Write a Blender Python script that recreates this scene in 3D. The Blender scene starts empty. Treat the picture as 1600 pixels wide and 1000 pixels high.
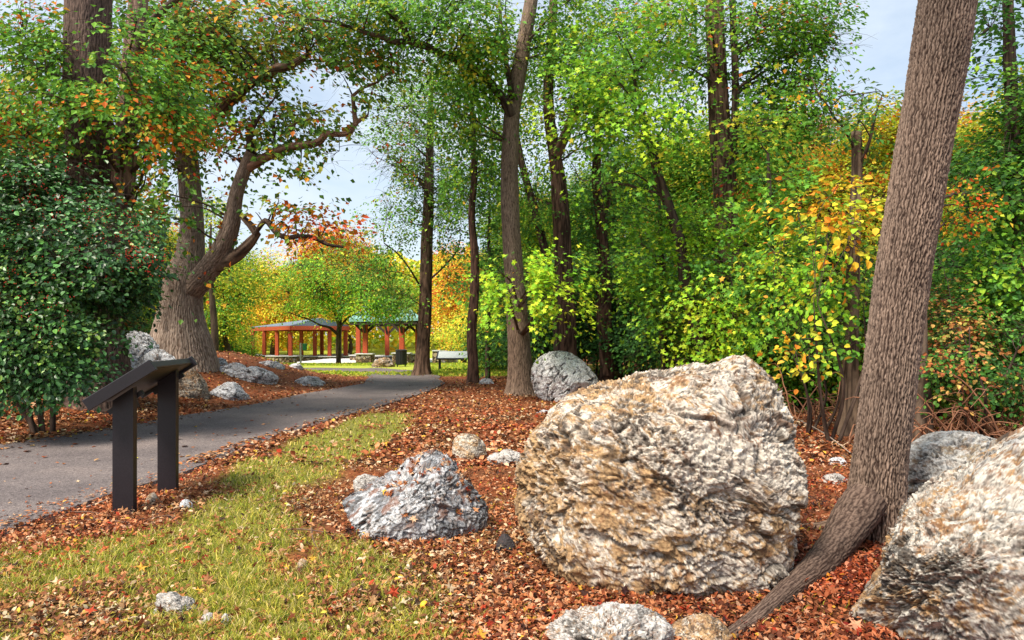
import bpy, math
import numpy as np
from mathutils import Vector

# ------------------------------------------------------------------ camera, world, sun, exposure
S = bpy.context.scene
COL = S.collection
F = 1067.0                      # focal length in photo pixels (1600 wide)
EYE = 1.4                       # camera height, horizon at photo row 530
cam = bpy.data.cameras.new("Camera")
cam.sensor_width = 36.0
cam.lens = 36.0 * F / 1600.0
cam.shift_y = 30.0 / 1600.0
cam.clip_start = 0.05
cam.clip_end = 3000
camo = bpy.data.objects.new("Camera", cam)
camo.location = (0, 0, EYE)
camo.rotation_euler = (math.radians(90), 0, 0)
COL.objects.link(camo)
S.camera = camo

SUN_EL, SUN_AZ = math.radians(56), math.radians(222)   # azimuth clockwise from +Y
sd = bpy.data.lights.new("Sun", 'SUN')
sd.energy = 4.9
sd.angle = math.radians(17)
sd.color = (1.0, 0.90, 0.76)
so = bpy.data.objects.new("Sun", sd)
COL.objects.link(so)
tosun = Vector((math.sin(SUN_AZ) * math.cos(SUN_EL), math.cos(SUN_AZ) * math.cos(SUN_EL), math.sin(SUN_EL)))
so.rotation_euler = (-tosun).to_track_quat('-Z', 'Y').to_euler()
so.location = tosun * 60

W = bpy.data.worlds.new("World")
S.world = W
W.use_nodes = True
wn = W.node_tree.nodes
wl = W.node_tree.links
bg = wn["Background"]
sky = wn.new("ShaderNodeTexSky")
sky.sky_type = 'NISHITA'
sky.sun_disc = False
sky.sun_elevation = SUN_EL
sky.sun_rotation = SUN_AZ
sky.dust_density = 1.5
tc = wn.new("ShaderNodeTexCoord")
mp = wn.new("ShaderNodeMapping")
mp.inputs['Scale'].default_value = (1.4, 1.4, 3.2)
nz = wn.new("ShaderNodeTexNoise")
nz.inputs['Scale'].default_value = 1.7
nz.inputs['Detail'].default_value = 7
nz.inputs['Roughness'].default_value = 0.58
cr = wn.new("ShaderNodeValToRGB")
cr.color_ramp.elements[0].position = 0.33
cr.color_ramp.elements[0].color = (.2, .2, .2, 1)
cr.color_ramp.elements[1].position = 0.62
mx = wn.new("ShaderNodeMix")
mx.data_type = 'RGBA'
mx.inputs[7].default_value = (9.6, 10.9, 12.4, 1)
wl.new(tc.outputs['Generated'], mp.inputs['Vector'])
wl.new(mp.outputs[0], nz.inputs['Vector'])
wl.new(nz.outputs[0], cr.inputs[0])
wl.new(cr.outputs[0], mx.inputs[0])
mb_ = wn.new("ShaderNodeMix")
mb_.data_type = 'RGBA'
mb_.blend_type = 'MULTIPLY'
mb_.inputs[0].default_value = 1
mb_.inputs[7].default_value = (2.6, 2.5, 2.3, 1)
wl.new(sky.outputs[0], mb_.inputs[6])
wl.new(mb_.outputs[2], mx.inputs[6])
wl.new(mx.outputs[2], bg.inputs[0])
bg.inputs[1].default_value = 0.064
S.view_settings.view_transform = 'Standard'
S.view_settings.look = 'None'
S.view_settings.gamma = 1
S.view_settings.exposure = 0.5
S.cycles.max_bounces = 6
S.cycles.diffuse_bounces = 4
S.cycles.glossy_bounces = 2
S.cycles.transmission_bounces = 4
S.cycles.caustics_reflective = False
S.cycles.caustics_refractive = False

# ------------------------------------------------------------------ helpers
rng = np.random.default_rng(7)

def P(px, py, d):
    return np.array([(px - 800) / F * d, d, EYE - (py - 530) / F * d])

def sm(a, b, x):
    t = np.clip((x - a) / (b - a), 0, 1)
    return t * t * (3 - 2 * t)

def _hash(ix, iy, iz, seed):
    h = (ix * 374761393 + iy * 668265263 + iz * 2147483647 + seed * 1274126177) & 0xFFFFFFFF
    h = ((h ^ (h >> 13)) * 1274126177) & 0xFFFFFFFF
    h = ((h ^ (h >> 16)) * 2246822519) & 0xFFFFFFFF
    return h ^ (h >> 15)

def noise3(p, seed=0):
    """gradient noise, about -1..1"""
    p = np.asarray(p, dtype=np.float64)
    i = np.floor(p).astype(np.int64)
    f = p - i
    u = f * f * f * (f * (f * 6 - 15) + 10)
    out = 0
    for dx in (0, 1):
        wx = u[:, 0] if dx else 1 - u[:, 0]
        for dy in (0, 1):
            wy = u[:, 1] if dy else 1 - u[:, 1]
            for dz in (0, 1):
                wz = u[:, 2] if dz else 1 - u[:, 2]
                h = _hash(i[:, 0] + dx, i[:, 1] + dy, i[:, 2] + dz, seed)
                gx = ((h & 255) / 127.5 - 1)
                gy = (((h >> 8) & 255) / 127.5 - 1)
                gz = (((h >> 16) & 255) / 127.5 - 1)
                out = out + wx * wy * wz * (gx * (f[:, 0] - dx) + gy * (f[:, 1] - dy) + gz * (f[:, 2] - dz))
    return out * 1.3

def fbm(p, octv=4, seed=0, gain=0.5, lac=2.03):
    a, s, t = 1.0, 0, 0
    p = np.asarray(p, float)
    for k in range(octv):
        s = s + a * noise3(p, seed + k * 17)
        t += a
        a *= gain
        p = p * lac
    return s / t * 1.6

def ridged(p, octv=3, seed=0, gain=0.5):
    a, s, t = 1.0, 0, 0
    p = np.asarray(p, float)
    for k in range(octv):
        s = s + a * (1 - np.abs(noise3(p, seed + k * 31)) * 2.2)
        t += a
        a *= gain
        p = p * 2.1
    return s / t

def cells(p, seed=0):
    p = np.asarray(p, float)
    i = np.floor(p).astype(np.int64)
    f1 = np.full(len(p), 9.0); f2 = np.full(len(p), 9.0)
    hid = np.zeros(len(p), dtype=np.int64); dl = np.zeros_like(p)
    for dx in (-1, 0, 1):
        for dy in (-1, 0, 1):
            for dz in (-1, 0, 1):
                c = i + np.array([dx, dy, dz])
                h = _hash(c[:, 0], c[:, 1], c[:, 2], seed)
                q = c + np.stack([(h & 255) / 255., ((h >> 8) & 255) / 255., ((h >> 16) & 255) / 255.], 1) * .9 + .05
                v = p - q
                d = (v * v).sum(1)
                n = d < f1
                f2 = np.where(n, f1, np.minimum(f2, d))
                f1 = np.where(n, d, f1); hid = np.where(n, h, hid); dl = np.where(n[:, None], v, dl)
    h2 = _hash(hid & 0xFFFF, hid >> 16, hid * 0 + 3, seed + 1)
    tilt = np.stack([(h2 & 255) / 127.5 - 1, ((h2 >> 8) & 255) / 127.5 - 1, ((h2 >> 16) & 255) / 127.5 - 1], 1)
    rnd = ((h2 >> 24) & 255) / 255.
    return np.sqrt(f1), np.sqrt(f2) - np.sqrt(f1), rnd, (tilt * dl).sum(1)

def tag(o, label=None, cat=None, group=None, kind=None):
    if label: o['label'] = label
    if cat: o['category'] = cat
    if group: o['group'] = group
    if kind: o['kind'] = kind
    return o

def empty(name, loc, label, cat, group=None):
    o = bpy.data.objects.new(name, None)
    o.empty_display_size = 0.2
    o.location = loc
    COL.objects.link(o)
    return tag(o, label, cat, group)

def mesh(name, V, faces, mat, parent=None, col=None, smooth=False):
    """V Nx3 in world coordinates; faces: array MxK or list of such arrays"""
    V = np.asarray(V, dtype=np.float32)
    if parent is not None:
        V = V - np.array(parent.location, dtype=np.float32)
        if parent.parent is not None:
            V = V - np.array(parent.parent.location, dtype=np.float32)
    if not isinstance(faces, list):
        faces = [faces]
    faces = [np.asarray(f, dtype=np.int32) for f in faces if len(f)]
    me = bpy.data.meshes.new(name)
    me.vertices.add(len(V))
    me.vertices.foreach_set('co', V.ravel())
    loops = np.concatenate([f.ravel() for f in faces])
    tot = np.concatenate([np.full(len(f), f.shape[1], dtype=np.int32) for f in faces])
    st = np.concatenate([[0], np.cumsum(tot)[:-1]]).astype(np.int32)
    me.loops.add(len(loops))
    me.loops.foreach_set('vertex_index', loops)
    me.polygons.add(len(tot))
    me.polygons.foreach_set('loop_start', st)
    me.polygons.foreach_set('loop_total', tot)
    me.polygons.foreach_set('use_smooth', np.full(len(tot), bool(smooth)))
    me.update(calc_edges=True)
    if col is not None:
        a = me.color_attributes.new('col', 'FLOAT_COLOR', 'POINT')
        c = np.ones((len(V), 4), dtype=np.float32)
        c[:, :3] = col
        a.data.foreach_set('color', c.ravel())
    me.materials.append(mat)
    o = bpy.data.objects.new(name, me)
    COL.objects.link(o)
    if parent is not None:
        o.parent = parent
    return o

class MB:
    """collects boxes and tubes for one mesh object"""
    def __init__(s):
        s.v, s.f, s.n = [], {}, 0
    def add(s, V, faces):
        V = np.asarray(V, float)
        s.v.append(V)
        fs = faces if isinstance(faces, list) and len(faces) and isinstance(faces[0], np.ndarray) and faces[0].ndim == 2 else [np.asarray(faces)]
        for f in fs:
            s.f.setdefault(f.shape[1], []).append(f + s.n)
        s.n += len(V)
        return s
    def box(s, c, size, rz=0, ax=None, ch=0.0):
        """chamfered box: centre, size, rotation about z or full axes"""
        hx, hy, hz = [q / 2 for q in size]
        e = min(ch, hx * .9, hy * .9, hz * .9)
        if e > 0:
            pts = []
            for sx in (-1, 1):
                for sy in (-1, 1):
                    for sz in (-1, 1):
                        pts += [(sx * hx, sy * (hy - e), sz * (hz - e)), (sx * (hx - e), sy * hy, sz * (hz - e)), (sx * (hx - e), sy * (hy - e), sz * hz)]
            pts = np.array(pts)
            I = lambda sx, sy, sz, k: ((sx * 4 + sy * 2 + sz) * 3 + k)
            q, t = [], []
            for a in (0, 1):
                q.append([I(a, 0, 0, 0), I(a, 1, 0, 0), I(a, 1, 1, 0), I(a, 0, 1, 0)])
                q.append([I(0, a, 0, 1), I(1, a, 0, 1), I(1, a, 1, 1), I(0, a, 1, 1)])
                q.append([I(0, 0, a, 2), I(1, 0, a, 2), I(1, 1, a, 2), I(0, 1, a, 2)])
                for b in (0, 1):
                    q.append([I(a, b, 0, 0), I(a, b, 1, 0), I(a, b, 1, 1), I(a, b, 0, 1)])
                    q.append([I(a, 0, b, 0), I(a, 1, b, 0), I(a, 1, b, 2), I(a, 0, b, 2)])
                    q.append([I(0, a, b, 1), I(1, a, b, 1), I(1, a, b, 2), I(0, a, b, 2)])
                    for c_ in (0, 1):
                        t.append([I(a, b, c_, 0), I(a, b, c_, 1), I(a, b, c_, 2)])
            F_ = [np.array(q), np.array(t)]
        else:
            pts = np.array([(x, y, z) for x in (-hx, hx) for y in (-hy, hy) for z in (-hz, hz)])
            F_ = [np.array([[0, 1, 3, 2], [4, 6, 7, 5], [0, 4, 5, 1], [2, 3, 7, 6], [0, 2, 6, 4], [1, 5, 7, 3]])]
        if ax is not None:
            R = np.array(ax, float)          # rows: local axes in world
            pts = pts @ R
        elif rz:
            c_, s_ = math.cos(rz), math.sin(rz)
            pts = pts @ np.array([[c_, s_, 0], [-s_, c_, 0], [0, 0, 1]])
        return s.add(pts + np.array(c), F_)
    def beam(s, a, b, w, h, ch=0.0):
        a, b = np.array(a, float), np.array(b, float)
        d = b - a
        L = np.linalg.norm(d)
        d /= L
        up = np.array([0, 0, 1.0]) if abs(d[2]) < .95 else np.array([0, 1.0, 0])
        x = np.cross(d, up); x /= np.linalg.norm(x)
        z = np.cross(x, d)
        return s.box((a + b) / 2, (w, L, h), ax=[x, d, z], ch=ch)
    def tube(s, pts, rad, n=8, cap=True):
        V, Fq = tube_geo(pts, rad, n)
        s.add(V, Fq)
        if cap:
            m = len(pts)
            s.add(V[-n:], np.array([list(range(n))]))
            s.add(V[:n], np.array([list(range(n))[::-1]]))
        return s
    def build(s, name, mat, parent=None, smooth=False, col=None):
        V = np.concatenate(s.v)
        return mesh(name, V, [np.concatenate(x) for x in s.f.values()], mat, parent, smooth=smooth, col=col)

def frames(pts):
    pts = np.asarray(pts, float)
    T = np.gradient(pts, axis=0)
    T /= np.linalg.norm(T, axis=1)[:, None] + 1e-9
    ref = np.array([0, -1.0, 0]) if abs(T[0][1]) < .9 else np.array([1.0, 0, 0])
    A = np.zeros_like(T)
    a = ref
    for i, t in enumerate(T):
        a = a - t * a.dot(t)
        a /= np.linalg.norm(a)
        A[i] = a
    B = np.cross(T, A)
    return T, A, B

def tube_geo(pts, rad, n=8):
    pts = np.asarray(pts, float)
    T, A, B = frames(pts)
    th = np.linspace(0, 2 * np.pi, n, endpoint=False)
    rad = np.asarray(rad, float)
    V = pts[:, None, :] + rad[:, None, None] * (np.cos(th)[None, :, None] * A[:, None, :] + np.sin(th)[None, :, None] * B[:, None, :])
    m = len(pts)
    i = np.arange(m - 1)[:, None] * n
    j = np.arange(n)[None, :]
    k = (np.arange(n)[None, :] + 1) % n
    Fq = np.stack([i + j, i + k, i + n + k, i + n + j], -1).reshape(-1, 4)
    return V.reshape(-1, 3), Fq

def catmull(pts, step):
    pts = np.asarray(pts, float)
    if len(pts) < 3:
        n = max(2, int(np.linalg.norm(pts[1] - pts[0]) / step) + 1)
        t = np.linspace(0, 1, n)[:, None]
        return pts[0] * (1 - t) + pts[1] * t
    Q = np.vstack([2 * pts[0] - pts[1], pts, 2 * pts[-1] - pts[-2]])
    out = []
    for i in range(1, len(Q) - 2):
        L = np.linalg.norm(Q[i + 1][:3] - Q[i][:3])
        n = max(1, int(L / step))
        t = np.linspace(0, 1, n, endpoint=False)[:, None]
        a, b, c, d = Q[i - 1], Q[i], Q[i + 1], Q[i + 2]
        out.append(.5 * ((2 * b) + (c - a) * t + (2 * a - 5 * b + 4 * c - d) * t ** 2 + (-a + 3 * b - 3 * c + d) * t ** 3))
    out.append(Q[-2][None])
    return np.concatenate(out)

# ------------------------------------------------------------------ materials
def new_mat(name):
    m = bpy.data.materials.new(name)
    m.use_nodes = True
    return m, m.node_tree.nodes, m.node_tree.links, m.node_tree.nodes['Principled BSDF']

def noise_node(n, l, scale, detail=5, rough=.6, vec=None, coord='Object', stretch=None):
    t = n.new('ShaderNodeTexNoise')
    t.inputs['Scale'].default_value = scale
    t.inputs['Detail'].default_value = detail
    t.inputs['Roughness'].default_value = rough
    c = n.new('ShaderNodeTexCoord')
    src = c.outputs[coord]
    if stretch:
        mpp = n.new('ShaderNodeMapping')
        mpp.inputs['Scale'].default_value = stretch
        l.new(src, mpp.inputs[0])
        src = mpp.outputs[0]
    l.new(src, t.inputs['Vector'])
    return t

def ramp(n, l, src, stops):
    r = n.new('ShaderNodeValToRGB')
    e = r.color_ramp.elements
    while len(e) < len(stops):
        e.new(.5)
    for q, (p, c) in zip(e, stops):
        q.position = p
        q.color = (*c, 1) if len(c) == 3 else c
    l.new(src, r.inputs[0])
    return r

def mixrgb(n, l, fac, a, b, mode='MIX'):
    m = n.new('ShaderNodeMix')
    m.data_type = 'RGBA'
    m.blend_type = mode
    for s, v in ((0, fac), (6, a), (7, b)):
        if isinstance(v, (int, float)): m.inputs[s].default_value = v
        elif isinstance(v, tuple): m.inputs[s].default_value = (*v, 1)
        else: l.new(v, m.inputs[s])
    return m.outputs[2]

def bump(n, l, b, src, strength, dist=.02):
    k = n.new('ShaderNodeBump')
    k.inputs['Strength'].default_value = strength
    k.inputs['Distance'].default_value = dist
    l.new(src, k.inputs['Height'])
    l.new(k.outputs[0], b.inputs['Normal'])

def leaf_material(name, trans=.35, rough=.55, gloss=.25):
    m, n, l, b = new_mat(name)
    a = n.new('ShaderNodeAttribute'); a.attribute_name = 'col'
    l.new(a.outputs['Color'], b.inputs['Base Color'])
    b.inputs['Roughness'].default_value = rough
    b.inputs['Specular IOR Level'].default_value = gloss
    if trans > 0:
        t = n.new('ShaderNodeBsdfTranslucent')
        g = n.new('ShaderNodeGamma'); g.inputs[1].default_value = .85
        l.new(a.outputs['Color'], g.inputs[0])
        l.new(g.outputs[0], t.inputs[0])
        x = n.new('ShaderNodeMixShader'); x.inputs[0].default_value = trans
        l.new(b.outputs[0], x.inputs[1]); l.new(t.outputs[0], x.inputs[2])
        l.new(x.outputs[0], n['Material Output'].inputs['Surface'])
    return m

def attr_material(name, rough=.85, spec=.2, nscale=60, var=.35, bstr=.4, bdist=.01, stretch=None):
    m, n, l, b = new_mat(name)
    a = n.new('ShaderNodeAttribute'); a.attribute_name = 'col'
    t = noise_node(n, l, nscale, 6, .65, stretch=stretch)
    r = ramp(n, l, t.outputs[0], [(.3, (1 - var,) * 3), (.7, (1 + var,) * 3)])
    l.new(mixrgb(n, l, 1.0, a.outputs['Color'], r.outputs[0], 'MULTIPLY'), b.inputs['Base Color'])
    b.inputs['Roughness'].default_value = rough
    b.inputs['Specular IOR Level'].default_value = spec
    bump(n, l, b, t.outputs[0], bstr, bdist)
    return m

def flat_material(name, color, rough=.6, spec=.3, metal=0, nscale=20, var=.15, bstr=.1):
    m, n, l, b = new_mat(name)
    t = noise_node(n, l, nscale, 6, .6)
    r = ramp(n, l, t.outputs[0], [(.3, tuple(c * (1 - var) for c in color)), (.7, tuple(min(1, c * (1 + var)) for c in color))])
    l.new(r.outputs[0], b.inputs['Base Color'])
    b.inputs['Roughness'].default_value = rough
    b.inputs['Specular IOR Level'].default_value = spec
    b.inputs['Metallic'].default_value = metal
    bump(n, l, b, t.outputs[0], bstr, .005)
    return m

M = {}
M['leaf'] = leaf_material('leaf_foliage', .30)
M['holly'] = leaf_material('holly_leaf', .08, .38, .5)
M['litter'] = leaf_material('fallen_leaf', .1, .7, .2)
M['grass'] = leaf_material('grass_blade', .3, .6, .2)
M['bark'] = attr_material('bark', nscale=18, var=.35, bstr=.6, bdist=.02, stretch=(1, 1, .3))
M['barkfine'] = attr_material('bark_fine', nscale=70, var=.3, bstr=.5, bdist=.006, stretch=(1, 1, .35))
M['rock'] = attr_material('rock', rough=.8, spec=.35, nscale=55, var=.4, bstr=.6, bdist=.01)
M['rockfar'] = attr_material('rock_far', rough=.8, spec=.3, nscale=25, var=.35, bstr=.6, bdist=.02)

# ------------------------------------------------------------------ terrain
INNER = np.array([(-7.6, -6), (-7.4, 0), (-7.1, 5), (-6.7, 8.9), (-6.2, 10.5), (-5.95, 12.1), (-5.45, 14.4), (-5.25, 17.2), (-4.85, 19.4), (-4.6, 21.3), (-5.2, 24.6), (-6.6, 27.8), (-9.5, 31.0), (-14, 33.2)])
OUTER = np.array([(-4.0, -6), (-3.8, 0), (-3.6, 4.8), (-3.6, 5.75), (-3.4, 6.95), (-3.35, 9.1), (-3.0, 12.4), (-2.7, 14.0), (-2.2, 18.2), (-2.1, 21.3), (-2.75, 24.9), (-4.3, 29.9), (-7.6, 34.2), (-14, 36.5)])

def inner_x(y): return np.interp(y, INNER[:, 1], INNER[:, 0])
def outer_x(y): return np.interp(y, OUTER[:, 1], OUTER[:, 0])

def H(x, y):
    x = np.asarray(x, float); y = np.asarray(y, float)
    off = inner_x(y) - x
    bank = sm(.5, 4.6, off) * 1.0 * sm(6.5, 12, y) * (1 - sm(21, 31, y))
    drop = -0.95 * sm(34, 66, y)
    dip = -0.035 * sm(-0.1, -0.6, x - outer_x(y)) * sm(-0.1, -0.6, inner_x(y) - x)
    q = np.stack([x.ravel() * .45, y.ravel() * .45, x.ravel() * 0 + .5], 1)
    und = (noise3(q, 5) * .05).reshape(x.shape) * sm(2, 5, y)
    onpath = sm(.6, 0, x - outer_x(y)) * sm(.6, 0, inner_x(y) - x)
    onpath = np.where(y < 30, onpath, 0)
    und = und * (1 - onpath)
    rise = 1.2 * sm(8, 30, x) * sm(15, 45, y) + 2.5 * sm(60, 130, y)
    return bank + drop + dip + und + rise

def G(px, d, dz=0.0):
    """ground point under a photo column at a distance"""
    x = (px - 800) / F * d
    return np.array([x, d, float(H(np.array([x]), np.array([d]))[0]) + dz])

def GP(px, py):
    """ground point seen at a photo pixel"""
    for d in np.arange(1.5, 90, .05):
        x = (px - 800) / F * d
        if EYE - (py - 530) / F * d <= float(H(np.array([x]), np.array([d]))[0]):
            return G(px, d)
    return G(px, 90)

def grass_mask(x, y):
    o = x - outer_x(y)
    q = np.stack([x * 1.3, y * 1.0, x * 0], 1)
    n = fbm(q, 3, 91)
    xr = np.interp(y, [2, 3.2, 4.2, 4.8, 5.4, 6.2, 7.5, 9, 10.5, 12.6, 13.2], [.1, -.1, -.45, -1.3, -1.6, -1.75, -1.65, -1.5, -1.4, -1.7, -2.3])
    xl = np.interp(y, [2, 4.2, 4.7, 5.2, 6.4, 7.2, 8, 12], [-9, -9, -3.0, -2.6, -2.75, -3.1, -3.25, -2.9])
    g = sm(.0, .35, xr - x + .25 * n) * sm(.0, .3, x - xl + .2 * n) * sm(.1, .3, o) * sm(13.2, 12.4, y)
    near = g * sm(-.62, .05, n + .3 * sm(5, 8, y))
    far = sm(25.5, 27.5, y + np.where(x < -6.5, 1.3 * np.clip(-6.5 - x, 0, 2.5) - 1.0, 0) + .7 * n) * sm(7, 1, x)
    return near, far

us = np.linspace(-1, 1, 361)
xs = np.sign(us) * (12 * np.abs(us) + 240 * np.abs(us) ** 5)
vs = np.linspace(0, 1, 401)
ys = -8 + 46 * vs + 320 * vs ** 6
X, Y = np.meshgrid(xs, ys)
Z = H(X, Y)
gv = np.stack([X.ravel(), Y.ravel(), Z.ravel()], 1)
nx, ny = len(xs), len(ys)
ii = (np.arange(ny - 1)[:, None] * nx + np.arange(nx - 1)[None, :])
gf = np.stack([ii, ii + 1, ii + nx + 1, ii + nx], -1).reshape(-1, 4)
gn, gfar = grass_mask(gv[:, 0], gv[:, 1])
gcol = np.stack([gn, gfar, np.zeros_like(gn)], 1)
m, n, l, b = new_mat('ground_litter')
a = n.new('ShaderNodeAttribute'); a.attribute_name = 'col'
sp = n.new('ShaderNodeSeparateColor'); l.new(a.outputs['Color'], sp.inputs[0])
t1 = noise_node(n, l, 22, 8, .7)
t2 = noise_node(n, l, 1.3, 4, .6)
lit = ramp(n, l, t1.outputs[0], [(.25, (.035, .012, .006)), (.42, (.13, .036, .014)), (.55, (.27, .085, .03)), (.68, (.42, .2, .09)), (.8, (.55, .38, .24))])
soil = ramp(n, l, t1.outputs[0], [(.3, (.05, .022, .012)), (.7, (.22, .11, .055))])
base = mixrgb(n, l, ramp(n, l, t2.outputs[0], [(.45, (0, 0, 0)), (.62, (.6, .6, .6))]).outputs[0], lit.outputs[0], soil.outputs[0])
gr = ramp(n, l, t1.outputs[0], [(.3, (.07, .07, .015)), (.5, (.18, .18, .035)), (.7, (.34, .30, .09))])
fg = ramp(n, l, t1.outputs[0], [(.3, (.16, .23, .03)), (.5, (.34, .40, .05)), (.72, (.55, .50, .10))])
c1 = mixrgb(n, l, sp.outputs[0], base, gr.outputs[0])
c2 = mixrgb(n, l, sp.outputs[1], c1, fg.outputs[0])
l.new(c2, b.inputs['Base Color'])
b.inputs['Roughness'].default_value = .9
b.inputs['Specular IOR Level'].default_value = .15
bump(n, l, b, t1.outputs[0], .8, .03)
M['ground'] = m
tag(mesh('ground', gv, gf, m, col=gcol, smooth=True), kind='structure')

# path
m, n, l, b = new_mat('asphalt')
t1 = noise_node(n, l, 140, 4, .7)
t2 = noise_node(n, l, .9, 5, .6)
r1 = ramp(n, l, t1.outputs[0], [(.32, (.055, .047, .05)), (.5, (.145, .125, .128)), (.66, (.33, .29, .275))])
r2 = ramp(n, l, t2.outputs[0], [(.3, (.66, .65, .67)), (.5, (.95, .94, .93)), (.72, (1.25, 1.2, 1.14))])
t3 = noise_node(n, l, 48, 3, .6)
r3 = ramp(n, l, t3.outputs[0], [(.38, (.62, .6, .6)), (.62, (1.3, 1.28, 1.25))])
l.new(mixrgb(n, l, 1.0, mixrgb(n, l, 1.0, r1.outputs[0], r2.outputs[0], 'MULTIPLY'), r3.outputs[0], 'MULTIPLY'), b.inputs['Base Color'])
b.inputs['Roughness'].default_value = .85
b.inputs['Specular IOR Level'].default_value = .25
bump(n, l, b, t1.outputs[0], .5, .006)
M['asphalt'] = m
def ribbon(name, A, B, mat, lift=.008, na=14, step=.12, seed=1, edge=.06):
    A = catmull(np.c_[A, np.zeros(len(A))], step)[:, :2]
    tb = np.linspace(0, 1, len(A))
    Bc = catmull(np.c_[B, np.zeros(len(B))], step)[:, :2]
    # resample both by row
    k = len(A)
    Bi = np.stack([np.interp(tb, np.linspace(0, 1, len(Bc)), Bc[:, j]) for j in (0, 1)], 1)
    q = np.stack([A[:, 0] * 3, A[:, 1] * 3, A[:, 0] * 0 + seed], 1)
    ja = noise3(q, seed) * .07; jb = noise3(q + 9, seed + 3) * .07 + noise3(q * 3.1, seed + 5) * .03
    D = Bi - A; D /= np.linalg.norm(D, axis=1)[:, None]
    A2 = A + D * ja[:, None]; B2 = Bi + D * jb[:, None]
    w = np.linspace(0, 1, na)
    pts = A2[:, None, :] * (1 - w)[None, :, None] + B2[:, None, :] * w[None, :, None]
    x = pts[..., 0]; y = pts[..., 1]
    z = H(x, y) + lift + .035
    # rounded crumbling edges going into the ground
    rows = [np.stack([A2[:, 0] - D[:, 0] * .05, A2[:, 1] - D[:, 1] * .05, z[:, 0] - .09 - edge], 1)[:, None],
            np.stack([x, y, np.where((np.arange(na)[None] == 0) | (np.arange(na)[None] == na - 1), z - .012, z)], -1),
            np.stack([B2[:, 0] + D[:, 0] * .05, B2[:, 1] + D[:, 1] * .05, z[:, -1] - .09 - edge], 1)[:, None]]
    V = np.concatenate(rows, 1)
    nc = V.shape[1]
    i0 = (np.arange(k - 1)[:, None] * nc + np.arange(nc - 1)[None, :])
    f = np.stack([i0, i0 + 1, i0 + nc + 1, i0 + nc], -1).reshape(-1, 4)
    return tag(mesh(name, V.reshape(-1, 3), f, mat), kind='structure')
# rows matched by distance along y
yy = np.concatenate([np.linspace(-6, 24, 60)])
pa = np.array([(inner_x(v), v) for v in yy] + [(-5.2, 24.9), (-5.7, 26.6), (-6.6, 28.2), (-8.4, 29.8), (-11, 31.2), (-16, 32.6)])
pb = np.array([(outer_x(v), v) for v in yy] + [(-2.65, 25.2), (-3.3, 28), (-4.5, 30.5), (-6.6, 32.6), (-10, 34), (-16, 35.4)])
ribbon('footpath', pa, pb, M['asphalt'])

# ------------------------------------------------------------------ rocks
def cube_sphere(N):
    u = np.tan(np.linspace(-1, 1, N + 1) * np.pi / 4)
    V, Fq = [], []
    k = 0
    a, b_ = np.meshgrid(u, u)
    i0 = (np.arange(N)[:, None] * (N + 1) + np.arange(N)[None, :])
    for ax in range(3):
        for s in (-1, 1):
            p = np.zeros((a.size, 3))
            p[:, ax] = s
            p[:, (ax + 1) % 3] = a.ravel() * s
            p[:, (ax + 2) % 3] = b_.ravel()
            V.append(p)
            Fq.append(np.stack([i0, i0 + 1, i0 + N + 2, i0 + N + 1], -1).reshape(-1, 4) + k)
            k += a.size
    V = np.concatenate(V); Fq = np.concatenate(Fq)
    key = np.round(V * 1e5).astype(np.int64)
    _, idx, inv = np.unique(key, axis=0, return_index=True, return_inverse=True)
    V = V[idx]; Fq = inv.ravel()[Fq]
    return V / np.linalg.norm(V, axis=1)[:, None], Fq

_cs = {}
WHITE = dict(base=(.55, .53, .50), warm=(.36, .22, .105), rust=(.16, .07, .028), grey=(.27, .27, .27), dark=(.035, .03, .026), warm_amt=.25, grey_amt=.3)
TAN = dict(base=(.60, .54, .46), warm=(.42, .27, .135), rust=(.15, .065, .028), grey=(.36, .34, .32), dark=(.04, .03, .024), warm_amt=.54, grey_amt=.12)
GREY = dict(base=(.46, .46, .46), warm=(.34, .27, .18), rust=(.2, .12, .07), grey=(.20, .21, .22), dark=(.03, .03, .03), warm_amt=.12, grey_amt=.6)

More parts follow.
